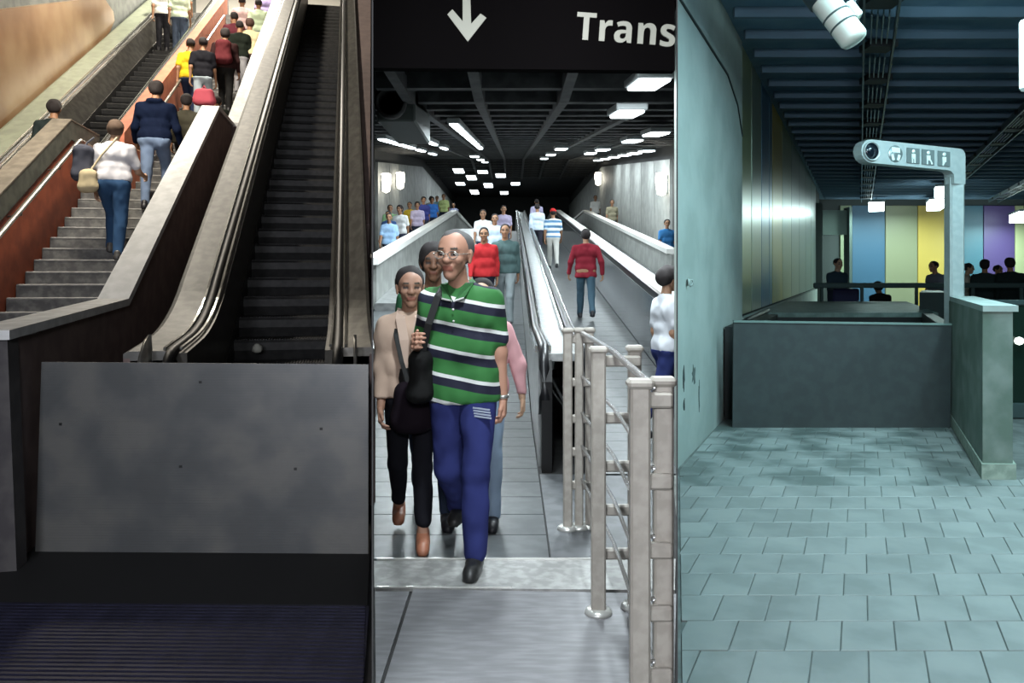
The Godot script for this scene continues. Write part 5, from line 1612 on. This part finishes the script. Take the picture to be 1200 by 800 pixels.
	climber("person in pale green shirt at the top of the stairs", -2.05, 20.1, {"h": 1.68, "legs": WALK_UP2, "shirt": Color(0.5, 0.6, 0.42), "trousers": Color(0.12, 0.2, 0.22)}, 6.34)
	climber("person in purple and white top at the top of the stairs", -1.98, 21.0, {"h": 1.72, "legs": WALK_UP, "shirt": Color(0.3, 0.25, 0.45), "trousers": Color(0.05, 0.05, 0.08)}, 6.9)
	var ride := {"h": 1.7, "legs": [[0.02, 0.02], [-0.02, 0.02]]}
	climber("person in white shirt and dark trousers riding the far escalator", -4.35, 20.9, ride.merged({"shirt": Color(0.8, 0.8, 0.76), "trousers": Color(0.02, 0.02, 0.025)}), 6.84)
	climber("person in pale green shirt and jeans riding the far escalator", -3.9, 20.5, ride.merged({"shirt": Color(0.55, 0.65, 0.5), "trousers": Color(0.06, 0.08, 0.12)}), 6.66)
	climber("person raising an arm riding the far escalator", -4.05, 21.6, ride.merged({"shirt": Color(0.5, 0.55, 0.5), "trousers": Color(0.05, 0.07, 0.1), "arms": [[0.2, 0.3, 0.1], [1.2, 0.4, 0.2]]}), 7.22)
	climber("dark haired person in dark jacket low on the far escalator", -4.0, 12.35, ride.merged({"sleeves": "long", "shirt": Color(0.02, 0.03, 0.03), "trousers": Color(0.02, 0.02, 0.03), "hair": "full", "wide": 1.1}), 2.22)

# ---- people in the passage
func walker(label: String, x: float, d: float, o: Dictionary, towards := false, turn := 0.0):
	return person(label, V(x, ramp(d) + 0.004, d), (0.0 if towards else PI) + turn, o, Basis(), "people in the passage")

func passage_people():
	hero()
	companion()
	# close behind the man in the striped shirt
	walker("dark haired person in dark green top half hidden behind the striped shirt", -0.50, 5.15, {"h": 1.72, "cell": 0.018, "shirt": Color(0.03, 0.10, 0.05), "trousers": Color(0.03, 0.04, 0.07), "skin": SK2, "hair": "full", "head_z": 0.0}, true, 0.1)
	walker("person in pink top and pale blue trousers behind the striped shirt's arm", -0.19, 5.1, {"h": 1.50, "cell": 0.018, "sleeves": "long", "shirt": Color(0.62, 0.34, 0.36), "trousers": Color(0.24, 0.32, 0.42), "skin": SK3, "hair": "tied", "arms": [[0.0, 0.1, 0.1], [-0.05, 0.05, 0.36]], "wide": 0.92}, true)
	walker("person in red shirt and black trousers on the left walkway", -0.47, 13.6, {"h": 1.70, "cell": 0.022, "shirt": Color(0.42, 0.03, 0.035), "sleeves": "long", "trousers": Color(0.015, 0.015, 0.02)}, true)
	walker("person in teal grey jacket standing on the left walkway", -0.12, 13.9, {"h": 1.74, "cell": 0.022, "shirt": Color(0.07, 0.11, 0.11), "sleeves": "long", "trousers": Color(0.25, 0.29, 0.30)}, true)
	walker("person in pale blue top farther up the left walkway", -0.40, 19.0, {"h": 1.68, "shirt": Color(0.5, 0.6, 0.72), "trousers": Color(0.04, 0.05, 0.08)}, true)
	walker("person in white top farther up the left walkway", -0.75, 21.0, {"h": 1.70, "shirt": Color(0.7, 0.72, 0.74), "trousers": Color(0.05, 0.06, 0.1)}, true)
	walker("person in lavender top far up the left walkway", -0.25, 24.0, {"h": 1.70, "shirt": Color(0.4, 0.36, 0.5), "trousers": Color(0.05, 0.06, 0.1)}, true)
	# going away on the right walkway
	walker("person in plum red jacket and jeans walking away on the right walkway", 1.33, 14.6, {"h": 1.60, "cell": 0.02, "sleeves": "long", "shirt": Color(0.20, 0.022, 0.035), "trousers": Color(0.05, 0.09, 0.12), "wide": 1.2, "hem": 0.80, "arms": [[-0.15, 0.3, 0.3], [0.1, 0.3, 0.3]], "hair": "full", "leg": 1.05})
	walker("person in red cap, white and blue striped shirt and pale trousers", 1.13, 22.3, {"h": 1.66, "cell": 0.02, "shirt_uv": func(p: Vector3) -> Vector2: return Vector2(p.x * 0.5 + 0.5, p.y * 7.0), "shirt_mat": stripe_mat("blue_stripes", [[0.0, Color(0.35, 0.55, 0.72)], [0.45, Color(0.9, 0.93, 0.95)]]), "trousers": Color(0.55, 0.55, 0.52), "cap": Color(0.5, 0.03, 0.03), "wide": 1.1})
	walker("person in pale blue shirt and dark trousers left of the red cap", 0.78, 25.0, {"h": 1.72, "shirt": Color(0.55, 0.65, 0.75), "trousers": Color(0.03, 0.03, 0.04), "sleeves": "long"})
	walker("person in lilac shirt far up the right walkway", 0.95, 31.0, {"h": 1.7, "shirt": Color(0.45, 0.42, 0.6), "trousers": Color(0.03, 0.03, 0.04)})
	walker("person in white shirt and dark blue jeans at the right edge by the railing", 1.41, 7.45, {"h": 1.60, "cell": 0.019, "shirt": Color(0.5, 0.52, 0.55), "trousers": Color(0.02, 0.03, 0.10), "skin": SK1, "hair": "full", "arms": [[0.0, 0.4, 0.02], [-0.1, 0.4, 0.02]], "wide": 0.8, "legs": [[-0.3, 0.3], [0.35, 0.1]]}, false, -1.2)
	# beyond the right parapet
	walker("person in white shirt beyond the right parapet", 3.8, 37.0, {"h": 1.7, "shirt": Color(0.75, 0.75, 0.72), "trousers": Color(0.05, 0.05, 0.06)}, true)
	walker("person in khaki beyond the right parapet", 3.82, 31.0, {"h": 1.68, "shirt": Color(0.22, 0.2, 0.14), "trousers": Color(0.05, 0.05, 0.06)}, true)
	walker("person in bright blue top beyond the right parapet", 3.82, 20.0, {"h": 1.5, "shirt": Color(0.04, 0.16, 0.36), "trousers": Color(0.03, 0.03, 0.06)}, true)
	# crowd beyond the left parapet
	var crowd := [[-3.12, 20.6, Color(0.30, 0.46, 0.66), "pale blue shirt nearest beyond the left parapet", 1.62], [-3.4, 22.4, Color(0.05, 0.10, 0.24), "navy top beyond the left parapet", 1.6], [-3.25, 23.6, Color(0.8, 0.82, 0.82), "white top beyond the left parapet", 1.72],
		[-3.7, 24.6, Color(0.25, 0.42, 0.22), "green top beyond the left parapet", 1.7], [-3.2, 27.4, Color(0.45, 0.40, 0.55), "lilac striped top beyond the left parapet", 1.7], [-3.6, 28.6, Color(0.62, 0.45, 0.05), "yellow top beyond the left parapet", 1.66],
		[-3.3, 30.2, Color(0.05, 0.06, 0.24), "deep blue cap and top beyond the left parapet", 1.8], [-3.25, 33.0, Color(0.05, 0.18, 0.55), "bright blue top beyond the left parapet", 1.72], [-3.5, 35.0, Color(0.3, 0.3, 0.28), "grey top beyond the left parapet", 1.7],
		[-3.2, 38.0, Color(0.55, 0.66, 0.28), "lime top far beyond the left parapet", 1.74], [-3.6, 39.0, Color(0.2, 0.4, 0.5), "teal top far beyond the left parapet", 1.74], [-3.1, 43.0, Color(0.3, 0.32, 0.5), "violet grey top farthest beyond the left parapet", 1.74]]
	for c in crowd:
		walker("person in " + c[3], c[0], c[1], {"h": c[4], "shirt": c[2], "trousers": Color(0.04, 0.05, 0.08), "hair": "full" if rng.randf() < 0.5 else "short"}, true, rng.randf_range(-0.4, 0.4))

func stripe_mat(key: String, bands: Array) -> StandardMaterial3D:
	var im := Image.create(8, 512, false, Image.FORMAT_RGB8)
	for y in 512:
		var c: Color = bands[0][1]
		for b in bands:
			if y / 512.0 >= b[0]: c = b[1]
		for x in 8: im.set_pixel(x, y, c)
	var m := M(key, Color.WHITE, 0.85)
	m.albedo_texture = ImageTexture.create_from_image(im)
	return m

# the man in the green striped polo shirt
func hero():
	var green := Color(0.18, 0.42, 0.20)
	var navy := Color(0.075, 0.085, 0.17)
	var white := Color(0.84, 0.85, 0.84)
	# band order from the hem upward, in the shirt's own height
	var polo := stripe_mat("polo_stripes", [[0.0, white], [0.09, green], [0.63, navy], [0.95, white]])
	var k := 1.74
	var t := person("man with glasses in green, navy and white striped polo shirt", V(-0.262, 0.006, 4.32), -0.12, {
		"h": 1.74, "cell": 0.0115, "cloth_cell": 0.0115, "fine": 1, "skin": Color(0.42, 0.22, 0.15), "wide": 0.96, "lean": 0.02, "roll": 0.04, "twist": -0.10, "hem": 0.845,
		"legs": [[-0.10, 0.72], [0.20, 0.10]], "leg": 1.08, "trousers": Color(0.035, 0.042, 0.15), "hair": "thin", "hair_colour": Color(0.085, 0.082, 0.08), "look": -0.2, "nod": 0.06, "tilt": -0.03, "head": 1.10, "head_z": 0.03,
		"arms": [Vector3(-0.215, 1.17, 0.17), [-0.10, 0.12, 0.10]], "elbow_hint": Vector3(-0.15, -0.9, -0.55), "curl": 0.25, "shoes": Color(0.02, 0.02, 0.022),
		"shirt_uv": func(p: Vector3) -> Vector2: return Vector2(p.x + 0.5, (p.y + 0.18 * p.x - 0.846) / 0.137), "shirt_mat": polo, "shirt_label": "green polo shirt with navy and white stripes"})
	var L: Dictionary = cache["last"]
	var kk: float = L.k
	var U: Callable = L.U
	# collar and placket
	var col := MB.new()
	for sg in [-1.0, 1.0]:
		var a: Vector3 = U.call(Vector3(0.005 * sg, 1.385, 0.105)) * kk
		var b: Vector3 = U.call(Vector3(0.06 * sg, 1.40, 0.10)) * kk
		var c: Vector3 = U.call(Vector3(0.092 * sg, 1.475, 0.02)) * kk
		var d: Vector3 = U.call(Vector3(0.05 * sg, 1.47, 0.062)) * kk
		var e: Vector3 = U.call(Vector3(0.05 * sg, 1.475, -0.09)) * kk
		var up := Vector3(0, 0.0, 0.012)
		col.quad(a + up, b + up, c + up, d + up); col.quad(a, b, c, d)
		col.quad(a + up, b + up, b, a); col.quad(b + up, c + up, c, b)
		col.quad(d + up, c + up, e + Vector3(0.02 * sg, 0, -0.01), e + Vector3(0, 0.02, 0))
	part("collar", col.done(), M("collar", Color(0.20, 0.40, 0.22), 0.85), t)
	var tip := MB.new()
	for sg in [-1.0, 1.0]:
		tip.tube([U.call(Vector3(0.004 * sg, 1.384, 0.121)) * kk, U.call(Vector3(0.06 * sg, 1.398, 0.116)) * kk], 0.006, 6)
	part("collar_edge", tip.done(), M("white_edge", Color(0.8, 0.8, 0.79), 0.8), t)
	var plk := MB.new()
	for y in [1.34, 1.28]:
		plk.lathe([Vector2(0, 0.003), Vector2(0.006, 0.002), Vector2(0.006, 0)], U.call(Vector3(0, y, 0.118)) * kk, Basis(Vector3.RIGHT, PI / 2), 8)
	part("button", plk.done(), M("white_edge", Color.WHITE), t)
	# glasses
	var H: Transform3D = L.head
	var gl := MB.new()
	for sg in [-1.0, 1.0]:
		var ring := []
		for i in 15:
			var an := TAU * i / 14.0
			ring.append(H * Vector3(0.034 * sg + cos(an) * 0.025, 0.003 + sin(an) * 0.018, 0.112 - absf(cos(an)) * 0.004))
		gl.tube(ring, 0.0024, 5)
		gl.tube([H * Vector3(0.059 * sg, 0.006, 0.106), H * Vector3(0.078 * sg, 0.008, 0.08), H * Vector3(0.084 * sg, 0.006, 0.0)], 0.0022, 5)
	gl.tube([H * Vector3(-0.010, 0.006, 0.113), H * Vector3(0, 0.009, 0.117), H * Vector3(0.010, 0.006, 0.113)], 0.0024, 5)
	part("glasses", gl.done(), M("glasses", Color(0.72, 0.70, 0.66), 0.25, 0.7), t, "thin pale metal glasses")
	for sg in [-1.0, 1.0]:
		var ey := MB.new()
		ey.lathe([Vector2(0, 0.013), Vector2(0.007, 0.011), Vector2(0.012, 0.004), Vector2(0.013, 0), Vector2(0, -0.01)], H * Vector3(0.032 * sg, 0.006, 0.077), H.basis.orthonormalized() * Basis(Vector3.RIGHT, PI / 2), 12)
		var eo := part("eye", ey.done(), M("eye_white", Color(0.62, 0.58, 0.55), 0.3), t)
		var ir := MB.new()
		ir.lathe([Vector2(0, 0.0145), Vector2(0.0055, 0.013), Vector2(0.006, 0.010)], H * Vector3(0.032 * sg, 0.005, 0.077), H.basis.orthonormalized() * Basis(Vector3.RIGHT, PI / 2), 10)
		part("iris", ir.done(), M("iris", Color(0.06, 0.035, 0.025), 0.2), eo)
	# trouser mark on the thigh and the watch
	var mk := MB.new()
	var hip: Vector3 = L.joints[1][0] * kk
	for i in 4:
		mk.box(hip + Vector3(0.035 + 0.003 * i, -0.075 - i * 0.014, 0.115 + i * 0.002), Vector3(0.09, 0.008, 0.006), Basis(Vector3.BACK, -0.12))
	part("printed_mark", mk.done(), M("mark_white", Color(0.62, 0.65, 0.72), 0.8), t, "pale worn lettering on the hip of the trousers")
	var wr: Vector3 = L.arms[1][2] * kk
	var wd: Vector3 = (L.arms[1][2] - L.arms[1][1]).normalized()
	var wb := Basis(wd.cross(Vector3.BACK).normalized(), wd, wd.cross(wd.cross(Vector3.BACK)).normalized())
	var wt := MB.new()
	wt.lathe([Vector2(0.029, -0.010), Vector2(0.034, -0.008), Vector2(0.034, 0.008), Vector2(0.029, 0.010)], wr - wd * 0.015, wb, 18)
	part("wrist_watch", wt.done(), M("watch", Color(0.75, 0.75, 0.73), 0.25, 0.8), t, "silver wrist watch")
	# shoulder bag of the man
	var bt: Node3D = bag("shoulder_bag", "black shoulder bag on the strap of the man in the striped shirt", "bag", V(-0.48, 1.0, 4.28), Vector3(0.12, 0.24, 0.14), Color(0.012, 0.012, 0.014), [], Basis())
	var sp := MB.new()
	var o: Vector3 = bt.position
	sp.sweep([V(-0.47, 1.11, 4.23) - o, V(-0.43, 1.28, 4.18) - o, V(-0.385, 1.42, 4.20) - o, V(-0.37, 1.465, 4.32) - o, V(-0.40, 1.40, 4.45) - o], pv([-0.018, -0.003, 0.018, -0.003, 0.018, 0.003, -0.018, 0.003]), Vector3(0.2, 0.1, 1).normalized())
	part("strap", sp.done(), M("black_strap", Color(0.03, 0.03, 0.033), 0.7), bt)

# the woman beside him
func companion():
	var beige := Color(0.50, 0.36, 0.28)
	var t := person("woman in pale beige jacket and black trousers beside the striped shirt", V(-0.585, 0.006, 4.66), 0.10, {
		"h": 1.55, "cell": 0.014, "fine": 1, "skin": Color(0.33, 0.18, 0.12), "wide": 0.90, "lean": 0.03, "sleeves": "long", "shirt": beige, "hem": 0.93, "trousers": Color(0.012, 0.012, 0.016), "trouser_end": 0.78, "leg": 0.92,
		"legs": [[-0.2, 0.35], [0.22, 0.10]], "hair": "tied", "hair_colour": Color(0.014, 0.011, 0.01), "look": 0.12, "nod": 0.05, "head": 1.05, "arms": [[0.05, 0.35, 0.06], [0.15, 1.25, 0.10]], "shoes": Color(0.30, 0.12, 0.07)})
	var L: Dictionary = cache["last"]
	var kk: float = L.k
	var U: Callable = L.U
	var sc := MB.new()
	for sg in [-1.0, 1.0]:
		sc.sweep([U.call(Vector3(0.055 * sg, 1.48, -0.03)) * kk, U.call(Vector3(0.06 * sg, 1.43, 0.085)) * kk, U.call(Vector3(0.035 * sg, 1.30, 0.125)) * kk, U.call(Vector3(0.04 * sg, 1.12, 0.13)) * kk], pv([-0.026, -0.004, 0.026, -0.004, 0.026, 0.006, -0.026, 0.006]), Vector3(0.1, 0.2, 1).normalized())
	part("scarf", sc.done(), M("scarf", Color(0.74, 0.64, 0.58), 0.85), t, "pale loose scarf ends")
	var top := MB.new()
	top.bev(U.call(Vector3(0, 1.03, 0.085)) * kk, Vector3(0.13, 0.22, 0.10), 0.03)
	part("dark_top", top.done(), M("dark_top", Color(0.05, 0.045, 0.05), 0.85), t)
	var bt: Node3D = bag("shoulder_bag", "black bag with long strap at the hip of the woman in beige", "bag", V(-0.55, 0.80, 4.50), Vector3(0.22, 0.26, 0.13), Color(0.012, 0.011, 0.013), [], Basis())
	var o: Vector3 = bt.position
	var sp := MB.new()
	sp.sweep([V(-0.56, 0.90, 4.47) - o, V(-0.61, 1.05, 4.485) - o, V(-0.65, 1.20, 4.53) - o, V(-0.65, 1.27, 4.64) - o], pv([-0.012, -0.003, 0.012, -0.003, 0.012, 0.003, -0.012, 0.003]), Vector3(0.2, 0.1, 1).normalized())
	part("strap", sp.done(), M("black_strap", Color.BLACK), bt)

# ---- people in the tiled hall
func tiled_people():
	var P := func(label: String, px: float, d: float, yaw: float, o: Dictionary):
		person(label, V((px - 600) * d / F, 0.0, d), yaw, o, Basis(), "people beyond the guard rail")
	P.call("person in dark suit and pale shirt standing beside the portal", 981.0, 17.6, 0.2, {"h": 1.84, "cell": 0.022, "sleeves": "long", "shirt": Color(0.03, 0.05, 0.07), "trousers": Color(0.02, 0.02, 0.03), "skin": SK3})
	P.call("crouching dark haired person behind the guard rail", 1035.0, 17.2, PI, {"h": 1.7, "cell": 0.022, "sleeves": "long", "shirt": Color(0.012, 0.013, 0.012), "trousers": Color(0.02, 0.02, 0.02), "legs": [[1.1, 1.9], [1.1, 1.9]], "lean": 0.35, "hair": "full"})
	P.call("person in grey top walking before the yellow stripe", 1100.0, 18.0, -1.2, {"h": 1.80, "cell": 0.022, "shirt": Color(0.12, 0.13, 0.16), "trousers": Color(0.03, 0.03, 0.05), "lean": 0.2})
	P.call("person in cream top near the teal stripe", 1133.0, 18.2, 1.0, {"h": 1.74, "cell": 0.022, "shirt": Color(0.5, 0.45, 0.38), "trousers": Color(0.1, 0.12, 0.14), "skin": SK3})
	P.call("person in dark jacket before the purple stripe", 1154.0, 17.4, 2.6, {"h": 1.80, "cell": 0.022, "sleeves": "long", "shirt": Color(0.02, 0.035, 0.035), "trousers": Color(0.02, 0.02, 0.03), "wide": 1.1, "hair": "full"})
	P.call("short person in dark clothes between the two dark jackets", 1168.0, 19.0, 0.4, {"h": 1.70, "cell": 0.022, "shirt": Color(0.03, 0.03, 0.05), "trousers": Color(0.1, 0.12, 0.15)})
	P.call("tall person in black jacket at the right before the purple stripe", 1184.0, 17.0, 2.8, {"h": 1.83, "cell": 0.022, "sleeves": "long", "shirt": Color(0.015, 0.02, 0.02), "trousers": Color(0.02, 0.02, 0.03), "wide": 1.15, "hair": "full"})
